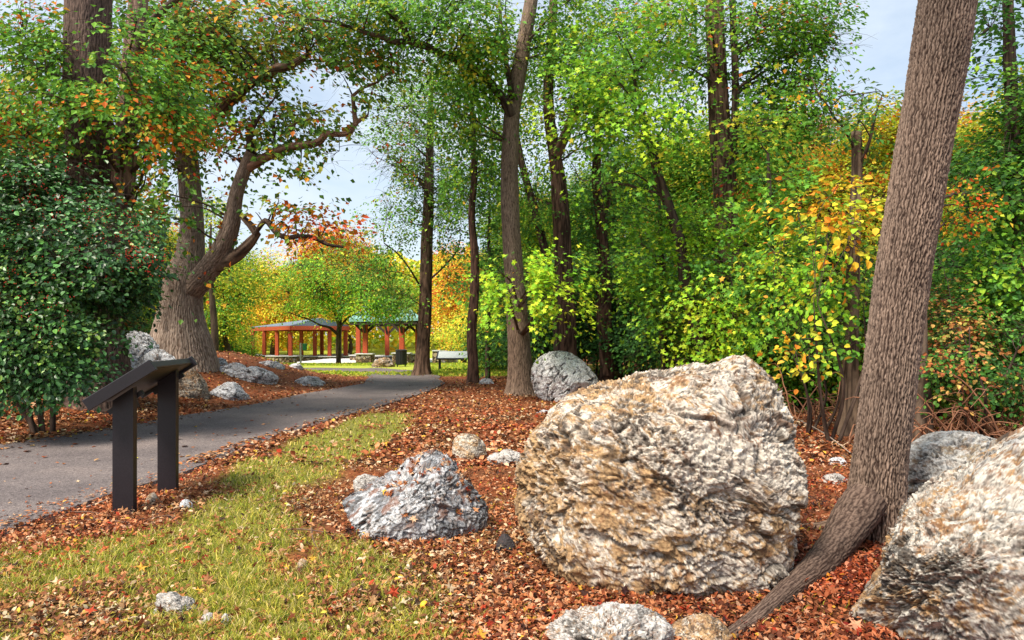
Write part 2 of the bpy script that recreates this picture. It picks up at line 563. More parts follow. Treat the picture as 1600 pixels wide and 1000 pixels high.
def rock(label, outline, d, depth, N=60, pal=WHITE, rough=1.0, seed=0, fold=(.35, 0, .9), crack=1.0, group=None, cat='boulder', name='boulder', p=2.5, cuts=8, mat=None, tilt=0.0, origin=None, fscale=1.0, dirt=0.0, wdir=0.0):
    if N not in _cs: _cs[N] = cube_sphere(N)
    U, Fq = _cs[N]
    U = U.copy()
    pxs = [q_[0] for q_ in outline]
    phc = math.atan(((max(pxs) + min(pxs)) / 2 - 800) / F)
    rc, tc_ = np.array([math.sin(phc), math.cos(phc)]), np.array([math.cos(phc), -math.sin(phc)])
    Dc = d / math.cos(phc); Do = Dc - 1.25 * depth ** 2 / Dc
    O = []
    for x, y in outline:
        lx = Do * math.tan(math.atan((x - 800) / F) - phc)
        O.append((lx, EYE - (y - 530) / F * (Do * rc[1] + lx * tc_[1])))
    O = np.array(O)
    c = (O.max(0) + O.min(0)) / 2
    ang = np.arctan2(O[:, 1] - c[1], O[:, 0] - c[0]); R = np.linalg.norm(O - c, axis=1)
    o = np.argsort(ang); ang, R = ang[o], R[o]
    ang = np.concatenate([ang - 2 * np.pi, ang, ang + 2 * np.pi]); R = np.concatenate([R, R, R])
    th = np.arctan2(U[:, 2], U[:, 0]); mm = np.hypot(U[:, 0], U[:, 2]); ty = U[:, 1]
    tt = np.linspace(-np.pi, np.pi, 721)
    Rt = np.interp(tt, ang, R)
    kern = np.hanning(13); kern /= kern.sum()
    Rt = np.convolve(np.concatenate([Rt[:-1][-30:], Rt, Rt[1:][:30]]), kern, 'same')[30:-30]
    Rr = np.interp(th, tt, Rt)
    R0 = R.mean()
    sc = (mm ** p + np.abs(ty) ** p) ** (-1 / p)
    m2 = mm * sc; y2 = ty * sc
    Re = R0 + (Rr - R0) * sm(0, .8, m2)
    size = R0
    V = np.stack([np.cos(th) * Re * m2, y2 * depth + tilt * np.sin(th) * Re * m2, np.sin(th) * Re * m2], 1)
    r = np.random.default_rng(seed + 100)
    for k in range(cuts):
        a = r.uniform(-2.6, -.5); e = r.uniform(-.5, .9)
        nn = np.array([math.cos(a) * math.cos(e), math.sin(a) * math.cos(e), math.sin(e)])
        s = V @ nn
        h = s.max() * r.uniform(.72, .9)
        ex = np.clip(s - h, 0, None)
        V -= nn * (ex * .8)[:, None]
    nrm = V / (np.linalg.norm(V, axis=1)[:, None] + 1e-9)
    f1 = fold[0]; fd = np.array(fold); fd = fd / np.linalg.norm(fd)
    # frame along the foliation
    u1 = np.cross(fd, [0, 1, 0]); u1 /= np.linalg.norm(u1); u2 = np.cross(fd, u1)
    fs = fscale
    Q = np.stack([V @ u1 * .75, V @ u2 * .75, V @ fd * 1.35], 1) * (1.0 / size)
    warp = np.stack([noise3(Q * 2.5 + 11, seed), noise3(Q * 2.5 + 23, seed), noise3(Q * 2.5 + 37, seed)], 1) * .16
    warp2 = np.stack([noise3(Q * 9 + 11, seed), noise3(Q * 9 + 23, seed), noise3(Q * 9 + 37, seed)], 1) * .05
    Qw = Q + warp + warp2
    n0 = fbm(Q * 1.6, 3, seed + 1)
    Qc = Q * np.array([1.1, 1.1, .9]) + warp2
    e1, g1, r1, t1 = cells(Qw * 2.6 * fs, seed + 2)
    e2, g2, r2, t2 = cells((Qw + warp2) * 7.5 * fs, seed + 3)
    n2 = fbm(Qw * 10 * fs, 4, seed + 3, .65)
    n3 = ridged(Qw * 14 * fs, 3, seed + 4, .7)
    n4 = fbm(Q * 58 * fs, 2, seed + 6, .7)
    e3, g3, r3, t3 = cells(Qc * 17 * fs + warp2 * 6, seed + 67)
    n5 = .5 + .55 * ridged(Qc * 27 * fs, 2, seed + 66, .75) * .6 + .9 * (t3 + .5 * (r3 - .5)) - .25
    rm = sm(-.25, .3, fbm(Q * 1.7 + 60, 2, seed + 90))          # rough broken zones against smoother weathered ones
    rm2 = .35 + 1.0 * rm
    disp = size * rough * (.04 * n0 + .060 * (t1 + .35 * (r1 - .5)) + .030 * (t2 + .6 * (r2 - .5)) + rm2 * (.008 * n2 + .018 * n4 + .030 * (n5 - .5))) - size * .01
    cr = np.clip(ridged(Qw * 2.0 * fs + 5, 2, seed + 8) - .80, 0, 1) * 5
    cr = np.clip(cr, 0, 1) * crack
    disp -= size * .045 * cr
    gap1 = sm(.10, .0, g1) * sm(-.2, .3, fbm(Q * 2, 2, seed + 12)); gap2 = sm(.13, .0, g2) * sm(-.1, .35, fbm(Q * 3, 2, seed + 13))
    disp -= size * rough * (.022 * gap1 + .010 * gap2)
    V = V + nrm * disp[:, None]
    # stone colours: quartz, iron stain, lichen grey; darkest along cracks and in pits
    tn = fbm(Q * 1.5 + 3, 3, seed + 20) - wdir * V[:, 0] / size; tn2 = fbm(Qc * 6 * fs, 4, seed + 21, .7); tn3 = fbm(Qc * 20 * fs, 4, seed + 22, .75)
    C = np.ones((len(V), 3)) * np.array(pal['base'])
    def lay(C, col, w): return C * (1 - w[:, None]) + np.array(col) * w[:, None]
    wa, ga = pal['warm_amt'], pal['grey_amt']
    C = lay(C, pal['warm'], sm(.42 - wa, .62 - wa, tn * .5 + tn2 * .55 + tn3 * .5))
    C = lay(C, pal['grey'], sm(.45 - ga, .7 - ga, fbm(Q * 2.2 + 40, 3, seed + 30) * .6 + fbm(Qc * 8, 4, seed + 31, .7) * .7) * .9)
    C = lay(C, pal['base'], sm(.12, .34, fbm(Qc * 5 + 90, 4, seed + 34, .7) * .9 + .25 * tn3) * .85)
    C = lay(C, pal['rust'], sm(.16, .42, fbm(Q * 3 + 70, 4, seed + 33, .65) * .6 + tn3 * .6 + wa * .18 - .06) * .85)
    C = lay(C, pal['rust'], sm(.02, .30, -n2 - .5 * n4) * .45)
    C = lay(C, pal['dark'], sm(.12, .34, fbm(Qw * 15 * fs + 50, 4, seed + 36, .8) * .8 + .5 * fbm(Q * 1.8, 2, seed + 37) - .10 + .12 * rm) * .85)
    C = lay(C, pal['dark'], sm(.70, .93, ridged(Qc * 15 * fs + 31, 3, seed + 68, .8)) * .7)
    vein = np.clip(np.maximum(sm(.66, .95, ridged(Qw * 6 * fs + 2, 3, seed + 40, .7)) * sm(-.25, .35, fbm(Q * 2.5, 2, seed + 41)), cr), 0, 1)
    C = lay(C, pal['dark'], np.clip(vein * .7 + gap1 * .7 + gap2 * .55 + .45 * sm(.08, .0, g3) * rm, 0, .9))
    if dirt:
        C = lay(C, (.14, .045, .015), sm(.1, .5, fbm(Q * 5 + 7, 4, seed + 50)) * dirt)
    C *= (1 + .22 * n4)[:, None]
    C = np.clip(C, .01, .8)
    wx, wy = Dc * rc[0] + c[0] * tc_[0], Dc * rc[1] + c[0] * tc_[1]
    V = np.stack([wx + V[:, 0] * tc_[0] + V[:, 1] * rc[0], wy + V[:, 0] * tc_[1] + V[:, 1] * rc[1], V[:, 2] + c[1]], 1)
    loc = origin if origin is not None else np.array([wx, wy, float(H(np.array([wx]), np.array([wy]))[0])])
    o = mesh(name, V - loc, Fq, mat or (M['rock'] if d < 8 else M['rockfar']), col=C, smooth=True)
    o.location = loc
    return tag(o, label, cat, group)

rock('huge tan and white quartz boulder beside the path, the biggest rock in the clearing',
     [(806, 745), (815, 700), (850, 655), (880, 622), (960, 600), (1040, 584), (1110, 572), (1176, 556), (1196, 574), (1215, 590), (1228, 640), (1248, 690), (1254, 740), (1248, 810), (1240, 850), (1236, 880), (1190, 915), (1100, 935), (1010, 950), (930, 950), (890, 915), (850, 860), (812, 800)],
     4.35, .78, N=190, pal=TAN, seed=4, rough=.58, crack=.75, fold=(.3, .2, 1), p=3.3, cuts=3, fscale=1.35, wdir=.55)
rock('large white and ochre boulder cut off by the right edge beside the leaning trunk',
     [(1310, 1040), (1340, 940), (1378, 895), (1418, 790), (1500, 745), (1560, 700), (1620, 672), (1720, 660), (1830, 740), (1880, 850), (1860, 1000), (1840, 1150), (1400, 1180), (1330, 1130)],
     3.25, .85, N=170, pal=dict(WHITE, base=(.48, .45, .40), warm_amt=.46, grey_amt=.30), seed=13, rough=.6, crack=.5, fold=(-.45, .2, .8), p=2.6, cuts=7, fscale=1.3)
rock('grey speckled boulder with a rounded top directly behind the leaning trunk',
     [(1395, 770), (1398, 705), (1430, 688), (1480, 678), (1525, 677), (1560, 688), (1600, 710), (1640, 760), (1640, 820), (1560, 860), (1420, 850)],
     5.4, .6, N=90, pal=dict(GREY, base=(.5, .48, .44), warm_amt=.3, grey_amt=.35), seed=23, rough=.7, fold=(-.3, .1, .9), p=2.3)
rock('low craggy grey and white boulder left of the huge tan one',
     [(528, 794), (560, 778), (590, 760), (622, 748), (640, 728), (672, 716), (700, 722), (724, 748), (750, 780), (764, 802), (757, 832), (720, 862), (660, 875), (600, 850), (550, 815)],
     4.95, .42, N=120, pal=dict(GREY, base=(.50, .51, .53), grey=(.17, .18, .20), warm_amt=.12, grey_amt=.58), seed=31, rough=.95, fold=(-.5, .2, .8), p=2.1, cuts=9, tilt=.75, dirt=.75)
rock('white stone poking from the leaves at the upper left flank of the craggy grey boulder',
     [(553, 752), (560, 745), (580, 744), (596, 752), (600, 775), (560, 775)], 5.75, .12, N=30, pal=dict(WHITE, warm_amt=.1, grey_amt=.05), seed=37, name='rock', cat='rock')
rock('rough white boulder top at the bottom edge before the huge boulder',
     [(850, 990), (880, 972), (930, 962), (985, 958), (1030, 972), (1058, 990), (1060, 1060), (950, 1090), (840, 1050)],
     3.1, .26, N=80, pal=dict(WHITE, warm_amt=.3, grey_amt=.3), seed=41, rough=1.1, p=2.2)
rock('small tan knobbly rock at the bottom edge right of the white boulder top',
     [(1040, 990), (1062, 978), (1095, 968), (1125, 975), (1142, 992), (1145, 1040), (1045, 1040)],
     3.15, .16, N=60, pal=dict(TAN, warm_amt=.8), seed=43, rough=.9, p=2.2, name='rock', cat='rock')
rock('round grey boulder crossed by slanting black cracks behind the huge tan boulder',
     [(829, 590), (833, 568), (850, 554), (878, 549), (905, 560), (925, 580), (938, 600), (930, 635), (880, 640), (845, 625)],
     16.0, .8, N=110, pal=dict(GREY, base=(.74, .75, .76), grey=(.42, .43, .45), rust=(.4, .36, .3), grey_amt=.22, warm_amt=.0), seed=52, rough=.6, crack=2.6, fold=(-.75, .2, .55), p=2.3, mat=M['rock'], fscale=.8)
rock('pale cream chunk of rock on the leaves between the path and the huge boulder',
     [(707, 698), (712, 684), (732, 678), (750, 686), (760, 706), (757, 724), (715, 722)], 7.9, .17, N=50, pal=dict(TAN, base=(.64, .6, .5)), seed=61, p=2.8, name='rock', cat='rock')
rock('flat white stone lying between the cream rock and the huge boulder',
     [(760, 716), (780, 709), (805, 707), (822, 716), (815, 734), (775, 732)], 7.7, .22, N=40, pal=dict(WHITE, warm_amt=0, grey_amt=0), seed=63, p=2.2, name='rock', cat='rock')
# outcrops on the bank
def onbank(label, x0, x1, ytop, yb, depth, **k):
    k.setdefault('cuts', 12); k['rough'] = k.get('rough', 1.0) * 1.3; k.setdefault('crack', 1.2)
    """rock whose base is seen on the ground at row yb"""
    g = GP((x0 + x1) / 2, yb)
    d = g[1]
    if d < 6.5: yb = yb - 6; ytop -= 9
    w = x1 - x0; h = yb - ytop
    pr = k.pop('prof', [(0, .75), (.12, .35), (.35, .05), (.6, 0), (.85, .35), (1, .8)])
    out = [(x0 + a * w, ytop + b_ * h) for a, b_ in pr] + [(x1 - .05 * w, yb + h * .5), (x0 + .5 * w, yb + h * .8), (x0 + .05 * w, yb + h * .5)]
    return rock(label, out, d + depth * .7, depth, **k)
WB = dict(WHITE, base=(.68, .70, .74), warm_amt=.06, grey_amt=.24, grey=(.30, .31, .35))
onbank('jagged pale outcrop at the left foot of the big spreading oak', 185, 268, 516, 585, .9, N=80, pal=WB, seed=71, rough=1.1, name='rock_outcrop', cat='rock', prof=[(0, .8), (.05, .2), (.25, .02), (.5, .1), (.8, .5), (1, .85)])
onbank('sloping white slab of rock below the roots of the big spreading oak', 210, 320, 545, 606, .8, N=80, pal=WB, seed=72, rough=.9, name='rock_outcrop', cat='rock', prof=[(0, .5), (.1, .1), (.3, .02), (.6, .3), (.85, .6), (1, .9)])
onbank('orange stained rock on the bank just right of the information panel', 268, 325, 577, 624, .6, N=70, pal=dict(TAN, base=(.55, .47, .38), warm=(.42, .25, .13)), seed=73, rough=1.1, name='rock_outcrop', cat='rock')
onbank('white rock on the leafy bank nearest to the path with a grey peak', 328, 392, 596, 625, .45, N=60, pal=WB, seed=74, rough=.9, name='rock', cat='rock', prof=[(0, .6), (.2, .3), (.5, .0), (.65, .1), (.85, .6), (1, .9)])
onbank('long low pale outcrop lying across the top of the leafy bank', 312, 435, 570, 594, .9, N=80, pal=WB, seed=75, rough=.8, name='rock_outcrop', cat='rock', prof=[(0, .8), (.15, .4), (.35, .05), (.6, .2), (.8, .25), (1, .85)])
onbank('flat white rock in the leaves close to the bend of the path', 457, 510, 589, 603, .5, N=50, pal=WB, seed=76, rough=.7, name='rock', cat='rock')
onbank('small white ledge at the right root of the big spreading oak', 318, 356, 552, 570, .5, N=40, pal=WB, seed=77, name='rock', cat='rock', prof=[(0, .1), (.2, 0), (.6, .4), (1, .9)])
onbank('thin pale ledge where the bank meets the grass, farther of two', 396, 446, 565, 574, .5, N=40, pal=WB, seed=78, name='rock', cat='rock')
onbank('small pale ledge where the bank meets the grass, nearer the path', 450, 474, 568, 576, .35, N=36, pal=WB, seed=79, name='rock', cat='rock')
onbank('heap of pale fieldstone by the litter bin', 582, 617, 560, 574, .7, N=60, pal=dict(TAN, base=(.5, .45, .38)), seed=80, rough=1.8, name='rock', cat='rock')
onbank('flat white stone on the leaves left of the leaning trunk', 1279, 1328, 741, 757, .12, N=40, pal=dict(WHITE, warm_amt=0, grey_amt=0), seed=81, name='rock', cat='rock')
onbank('thin white stone half buried behind the flat one left of the leaning trunk', 1290, 1326, 715, 728, .1, N=36, pal=WB, seed=82, name='rock', cat='rock')
onbank('slim white stone at the foot of the cracked round boulder', 838, 862, 641, 647, .12, N=30, pal=WB, seed=83, name='rock', cat='rock')
onbank('small pale stone at the foot of the slim curved tree by the path bend', 748, 772, 591, 600, .2, N=36, pal=WB, seed=84, name='rock', cat='rock')
onbank('dark lump of stone between the craggy and the huge boulder', 775, 804, 843, 868, .06, N=40, pal=dict(GREY, base=(.05, .04, .045), grey=(.03, .03, .035), warm=(.08, .04, .03), rust=(.06, .03, .02)), seed=85, name='rock', cat='rock')
onbank('streaky white stone in the grass at the lower left, longest of its three', 246, 322, 938, 966, .1, N=50, pal=dict(WHITE, warm_amt=.1), seed=86, name='rock', cat='rock', rough=1.4, prof=[(0, .1), (.2, 0), (.5, .3), (.8, .6), (1, .9)])
onbank('middle one of the three white stones in the lower left grass', 312, 341, 968, 984, .05, N=36, pal=dict(WHITE, warm_amt=.1), seed=87, name='rock', cat='rock', rough=1.3)
onbank('rightmost and smallest of the three white stones in the lower left grass', 344, 362, 969, 981, .04, N=36, pal=dict(WHITE, warm_amt=.2), seed=88, name='rock', cat='rock', rough=1.3)
onbank('pale stone lying in front of the nearer post of the information panel', 228, 249, 779, 792, .05, N=30, pal=dict(TAN, base=(.6, .5, .4)), seed=89, name='rock', cat='rock')
onbank('small white pebble on the bare soil right of the panel posts', 281, 301, 789, 797, .04, N=30, pal=WB, seed=90, name='rock', cat='rock')
onbank('cream pebble in the grass below the craggy grey boulder', 464, 482, 882, 894, .035, N=30, pal=dict(TAN, base=(.65, .5, .35)), seed=91, name='rock', cat='rock')

# ------------------------------------------------------------------ leaves
def unit(v): return v / (np.linalg.norm(v, axis=-1, keepdims=True) + 1e-9)

T_QUAD = (np.array([(0, 0, 0), (.45, .36, .10), (1, 0, -.08), (.45, -.36, .10)]), [np.array([[0, 1, 2, 3]])])
T_FOLD = (np.array([(0, 0, 0), (.28, .36, .12), (.72, .33, .10), (1.05, 0, -.1), (.72, -.33, .10), (.28, -.36, .12)]), [np.array([[0, 3, 2, 1], [0, 5, 4, 3]])])
def _star(k, lobes, inner, outer, curl):
    v = [(0.5, 0, 0)]
    for i in range(k):
        a = np.pi + 2 * np.pi * i / k
        r = outer if i % 2 == 0 else inner
        L = .5 + .0 * a
        v.append((.5 + r * math.cos(a) * .62, r * math.sin(a) * .5, curl * (r ** 2) * (1 if i % 4 else -.6)))
    f = np.array([[0, i + 1, (i + 1) % k + 1] for i in range(k)])
    return np.array(v), [f]
T_STAR = _star(10, 5, .5, 1.0, .10)
T_OAK = _star(14, 7, .45, 1.0, .22)
T_STRAP = (np.array([(0, .12, .0), (.33, .26, .10), (.66, .22, .14), (1, .03, .02), (1, -.03, .02), (.66, -.22, .2), (.33, -.26, .16), (0, -.12, .04)]), [np.array([[0, 1, 6, 7], [1, 2, 5, 6], [2, 3, 4, 5]])])

def leaves(name, C, N, size, col, mat, parent=None, tpl=T_QUAD, seed=1, tdir=None, wid=1.0, jitter=.12):
    r = np.random.default_rng(seed)
    N = unit(N)
    t = r.normal(size=C.shape) if tdir is None else tdir
    t = unit(t - N * (t * N).sum(1)[:, None])
    b_ = np.cross(N, t)
    tv, tf = tpl
    V = C[:, None, :] + size[:, None, None] * (tv[None, :, 0, None] * t[:, None] + wid * tv[None, :, 1, None] * b_[:, None] + tv[None, :, 2, None] * N[:, None])
    k = len(tv)
    fs = [(f[None] + (np.arange(len(C)) * k)[:, None, None]).reshape(-1, f.shape[1]) for f in tf]
    colv = np.repeat(col, k, 0)
    return mesh(name, V.reshape(-1, 3), fs, mat, parent, col=colv)

LB = 1.25
def pick(pal, n, r, t=None):
    """pal: list of (colour, weight)"""
    w = np.array([p_[1] for p_ in pal], float); w /= w.sum()
    c = np.array([p_[0] for p_ in pal])
    i = r.choice(len(pal), n, p=w)
    return c[i]

GREEN = [((.085, .23, .018), 4), ((.15, .33, .025), 4), ((.05, .15, .02), 3), ((.26, .40, .03), 1.4), ((.42, .36, .03), .3)]
LIME = [((.22, .44, .02), 4), ((.38, .54, .025), 4), ((.12, .30, .02), 2.5), ((.55, .52, .04), .6), ((.6, .28, .03), .15)]
DEEP = [((.03, .10, .018), 4), ((.05, .16, .022), 3), ((.09, .22, .03), 2), ((.2, .3, .03), .6)]
ORANGE = [((.60, .14, .015), 4), ((.70, .29, .02), 3), ((.45, .06, .012), 2), ((.24, .26, .02), 1.2)]
YELLOW = [((.72, .50, .03), 4), ((.78, .62, .05), 3), ((.68, .34, .02), 2), ((.36, .42, .03), 1.2)]
YG = [((.40, .46, .03), 4), ((.62, .55, .04), 3), ((.22, .36, .025), 3), ((.60, .34, .03), 1)]
OAKG = [((.09, .20, .022), 4), ((.16, .27, .03), 3), ((.05, .12, .02), 3), ((.30, .30, .03), 1.5), ((.45, .13, .02), .8)]
RUST = [((.42, .17, .05), 4), ((.50, .30, .08), 3), ((.30, .09, .03), 2), ((.25, .25, .05), 1.5)]

# stretches of trunk that no leaves hang in front of (rows from top to bottom), and openings in the canopy
BARE = [([(138, -20), (137, 130)], 40, 12.6, .95), ([(137, 185), (140, 290)], 38, 12.6, .9), ([(207, 60), (192, 310), (186, 400)], 20, 12.4, .7),
        ([(300, 235), (296, 350), (287, 430), (282, 560)], 36, 17.6, .9), ([(394, 235), (366, 325), (322, 425)], 20, 17, .95),
        ([(832, -10), (797, 210), (800, 400), (812, 600)], 24, 17, .95), ([(860, 120), (872, 280), (884, 400), (885, 600)], 20, 19.3, .8),
        ([(738, 250), (741, 460), (738, 590)], 13, 21.4, .9), ([(670, 230), (665, 460), (660, 590)], 17, 26.3, .93), ([(935, 250), (945, 420), (948, 600)], 18, 20.3, .7),
        ([(1116, 10), (1124, 190), (1132, 300)], 30, 16.3, .75), ([(1140, 370), (1147, 470)], 26, 16.3, .55), ([(1337, 200), (1337, 275)], 14, 9.7, .95), ([(1329, 560), (1328, 680)], 20, 9.7, .9), ([(810, 230), (850, 390)], 12, 20.9, .7),
        ([(480, 205), (560, 240)], 60, 16.4, .6)]
OPEN = [(495, 135, 65, 30, .85), (555, 270, 60, 45, .95), (480, 300, 60, 22, .8), (470, 255, 60, 10, .7), (350, 265, 30, 40, .8), (395, 165, 40, 30, .6), (1395, 70, 50, 110, .97), (1330, 90, 40, 50, .8), (400, 350, 30, 26, .9),
        (600, 330, 30, 60, .5), (640, 60, 40, 30, .35), (1085, 265, 30, 40, .6), (1000, 280, 40, 40, .4), (900, 260, 20, 60, .5)]
def crown(root, blobs, palA, palB=None, mixb=0.0, lsize=.11, cov=3.0, per=38, gap=-.02, spread=1.0, seed=0, anchors=None, tpl=T_QUAD, mat='leaf', twigs=True, nlimb=14, drape=.5, gapscale=.9, name='crown', twig_mat=None, bright=1.0, twigR=.006, thin=True):
    """leaf sprays spread through real volumes, each hung on a twig that grows from the trunk or a limb"""
    r = np.random.default_rng(seed)
    cs, rs = [], []
    for bl in blobs:
        px, py, d, rx, ry, rd = bl[:6]
        cv = cov * (bl[6] if len(bl) > 6 else 1)
        ls = lsize * F / d
        n_leaf = cv * math.pi * rx * ry / (.22 * ls * ls)
        k = max(3, int(n_leaf / per))
        c0 = P(px, py, d)
        kk = int(k * 2.2) + 8
        q = r.normal(size=(kk, 3)); q = unit(q) * (r.random(kk) ** .42)[:, None]
        pts = c0 + q * np.array([rx / F * d, rd, ry / F * d])
        nz_ = fbm(pts * gapscale, 2, seed + 3)
        keep = nz_ > gap
        pts = pts[keep][:k]
        cs.append(pts)
        rs.append(np.full(len(pts), math.sqrt(per * .5 * lsize ** 2 * 2.4) * spread))
    Cc = np.concatenate(cs); Rc = np.concatenate(rs)
    hz = H(Cc[:, 0], Cc[:, 1])
    ok = Cc[:, 2] > hz + .1
    Cc, Rc = Cc[ok], Rc[ok]
    K = len(Cc)
    Rc = Rc * r.uniform(.65, 1.3, K)
    # spray planes: tilted outward from the crown centre
    cen = Cc.mean(0)
    outw = unit(Cc - cen)
    pn = unit(np.array([0, 0, 1.0]) + outw * .35 + r.normal(size=(K, 3)) * .35)
    idx = np.repeat(np.arange(K), per)
    n = len(idx)
    a = r.uniform(0, 2 * np.pi, n); rr = np.sqrt(r.random(n))
    X1 = unit(np.cross(pn, r.normal(size=(K, 3)))); X2 = np.cross(pn, X1)
    L = Cc[idx] + (Rc[idx] * rr)[:, None] * (np.cos(a)[:, None] * X1[idx] * 1.35 + np.sin(a)[:, None] * X2[idx] * .8) + pn[idx] * (r.normal(size=n) * Rc[idx] * .13)[:, None]
    L[:, 2] -= drape * rr ** 2 * Rc[idx] * .45
    N = unit(pn[idx] * .85 + r.normal(size=(n, 3)) * .42 + outw[idx] * .25 + np.array([0, -.25, .1]))
    t = unit((L - Cc[idx]) + np.array([0, 0, -.35]) * Rc[idx][:, None] + r.normal(size=(n, 3)) * .12)
    size = lsize * r.uniform(.6, 1.25, n)
    cm = fbm(Cc * .8, 2, seed + 9) * .5 + .5 + r.normal(size=K) * .12
    selB = cm < mixb
    c = np.where((r.random(n) < .62)[:, None], pick(palA, K, r)[idx], pick(palA, n, r))
    bright = bright * LB
    if palB is not None:
        cb = np.where((r.random(n) < .6)[:, None], pick(palB, K, r)[idx], pick(palB, n, r))
        sb = selB[idx] ^ (r.random(n) < .03)
        c = np.where(sb[:, None], cb, c)
    c = c * (bright * (1 + .35 * fbm(Cc * 1.3, 2, seed + 5)[idx]) * r.uniform(.8, 1.2, n))[:, None]
    c = np.clip(c, .004, .8)
    lo = L[:, 2] > H(L[:, 0], L[:, 1]) + .02
    if thin:
        g = (L[:, 0] / np.maximum(L[:, 1], .5) * F + 800); h_ = 530 - (L[:, 2] - EYE) / np.maximum(L[:, 1], .5) * F
        clk = fbm(np.c_[g / 26, h_ / 20, g * 0], 2, 77)
        for pts_, hw, dd, pr in BARE:
            cx_ = np.interp(h_, [q_[1] for q_ in pts_], [q_[0] for q_ in pts_])
            hit = (np.abs(g - cx_) < hw) & (h_ > pts_[0][1]) & (h_ < pts_[-1][1]) & (L[:, 1] < dd)
            lo &= ~(hit & (r.random(n) < pr) & (clk < .35))
        for ax_, ay_, rx_, ry_, pr in OPEN:
            q_ = np.hypot((g - ax_) / rx_, (h_ - ay_) / ry_) + .35 * clk
            lo &= ~((q_ < 1) & (r.random(n) < pr))
    leaves(name, L[lo], N[lo], size[lo], c[lo], M[mat], root, tpl, seed, tdir=t[lo])
    if not twigs or anchors is None:
        return
    # limbs
    A, AR = anchors
    nl = min(nlimb, K)
    sub = Cc[r.choice(K, nl, replace=False)]
    for _ in range(4):
        near = np.argmin(((Cc[:, None] - sub[None]) ** 2).sum(2), 1)
        sub = np.array([Cc[near == j].mean(0) if (near == j).any() else sub[j] for j in range(nl)])
    tv, tf, off = [], [], 0
    pool = [A[::max(1, len(A) // 60)]]
    for s in sub:
        hd = np.linalg.norm(A[:, :2] - s[:2], axis=1)
        cost = np.linalg.norm(A - s, axis=1) + 1.6 * np.clip(A[:, 2] - s[2] + .35 * hd, 0, None)
        j = int(np.argmin(cost)); p0 = A[j]; Ld = np.linalg.norm(s - p0)
        if Ld < .3: continue
        q = np.linspace(0, 1, 12)[:, None]
        ctrl = (p0 + s) / 2 + np.array([0, 0, .10 * Ld]) + r.normal(size=3) * .09 * Ld
        pts = p0 * (1 - q) ** 2 + 2 * ctrl * q * (1 - q) + s * q ** 2
        w = np.cumsum(r.normal(size=(12, 3)), 0) * .018 * Ld; w[0] = 0
        pts = pts + w * np.linspace(0, 1, 12)[:, None]
        r0 = min(AR[j] * .55, .016 + .011 * Ld)
        v, f = tube_geo(pts, np.linspace(r0, max(.006, r0 * .25), 12), 6)
        tv.append(v); tf.append(f + off); off += len(v)
        pool.append(pts[2:])
    pool = np.concatenate(pool)
    for i in range(K):
        j = int(np.argmin(((pool - Cc[i]) ** 2).sum(1)))
        p0, s = pool[j], Cc[i]
        Ld = np.linalg.norm(s - p0)
        if Ld < .1: continue
        q = np.linspace(0, 1, 5)[:, None]
        ctrl = (p0 + s) / 2 + r.normal(size=3) * .12 * Ld + np.array([0, 0, .06 * Ld])
        pts = p0 * (1 - q) ** 2 + 2 * ctrl * q * (1 - q) + s * q ** 2
        v, f = tube_geo(pts, np.linspace(twigR + .003 * Ld, twigR * .5, 5), 3)
        tv.append(v); tf.append(f + off); off += len(v)
        # fingers of the spray
        for e in range(2):
            aa = r.uniform(0, 6.28)
            tip = s + (np.cos(aa) * X1[i] * 1.2 + np.sin(aa) * X2[i] * .7) * Rc[i] * .8
            pts = np.array([s, (s + tip) / 2 + [0, 0, .03], tip])
            v, f = tube_geo(pts, [twigR * .55, twigR * .4, twigR * .25], 3)
            tv.append(v); tf.append(f + off); off += len(v)
    if tv:
        V = np.concatenate(tv)
        cc = np.ones((len(V), 3)) * np.array([.075, .05, .038])
        mesh('branches', V, np.concatenate(tf), M['bark'], root, col=cc, smooth=True)

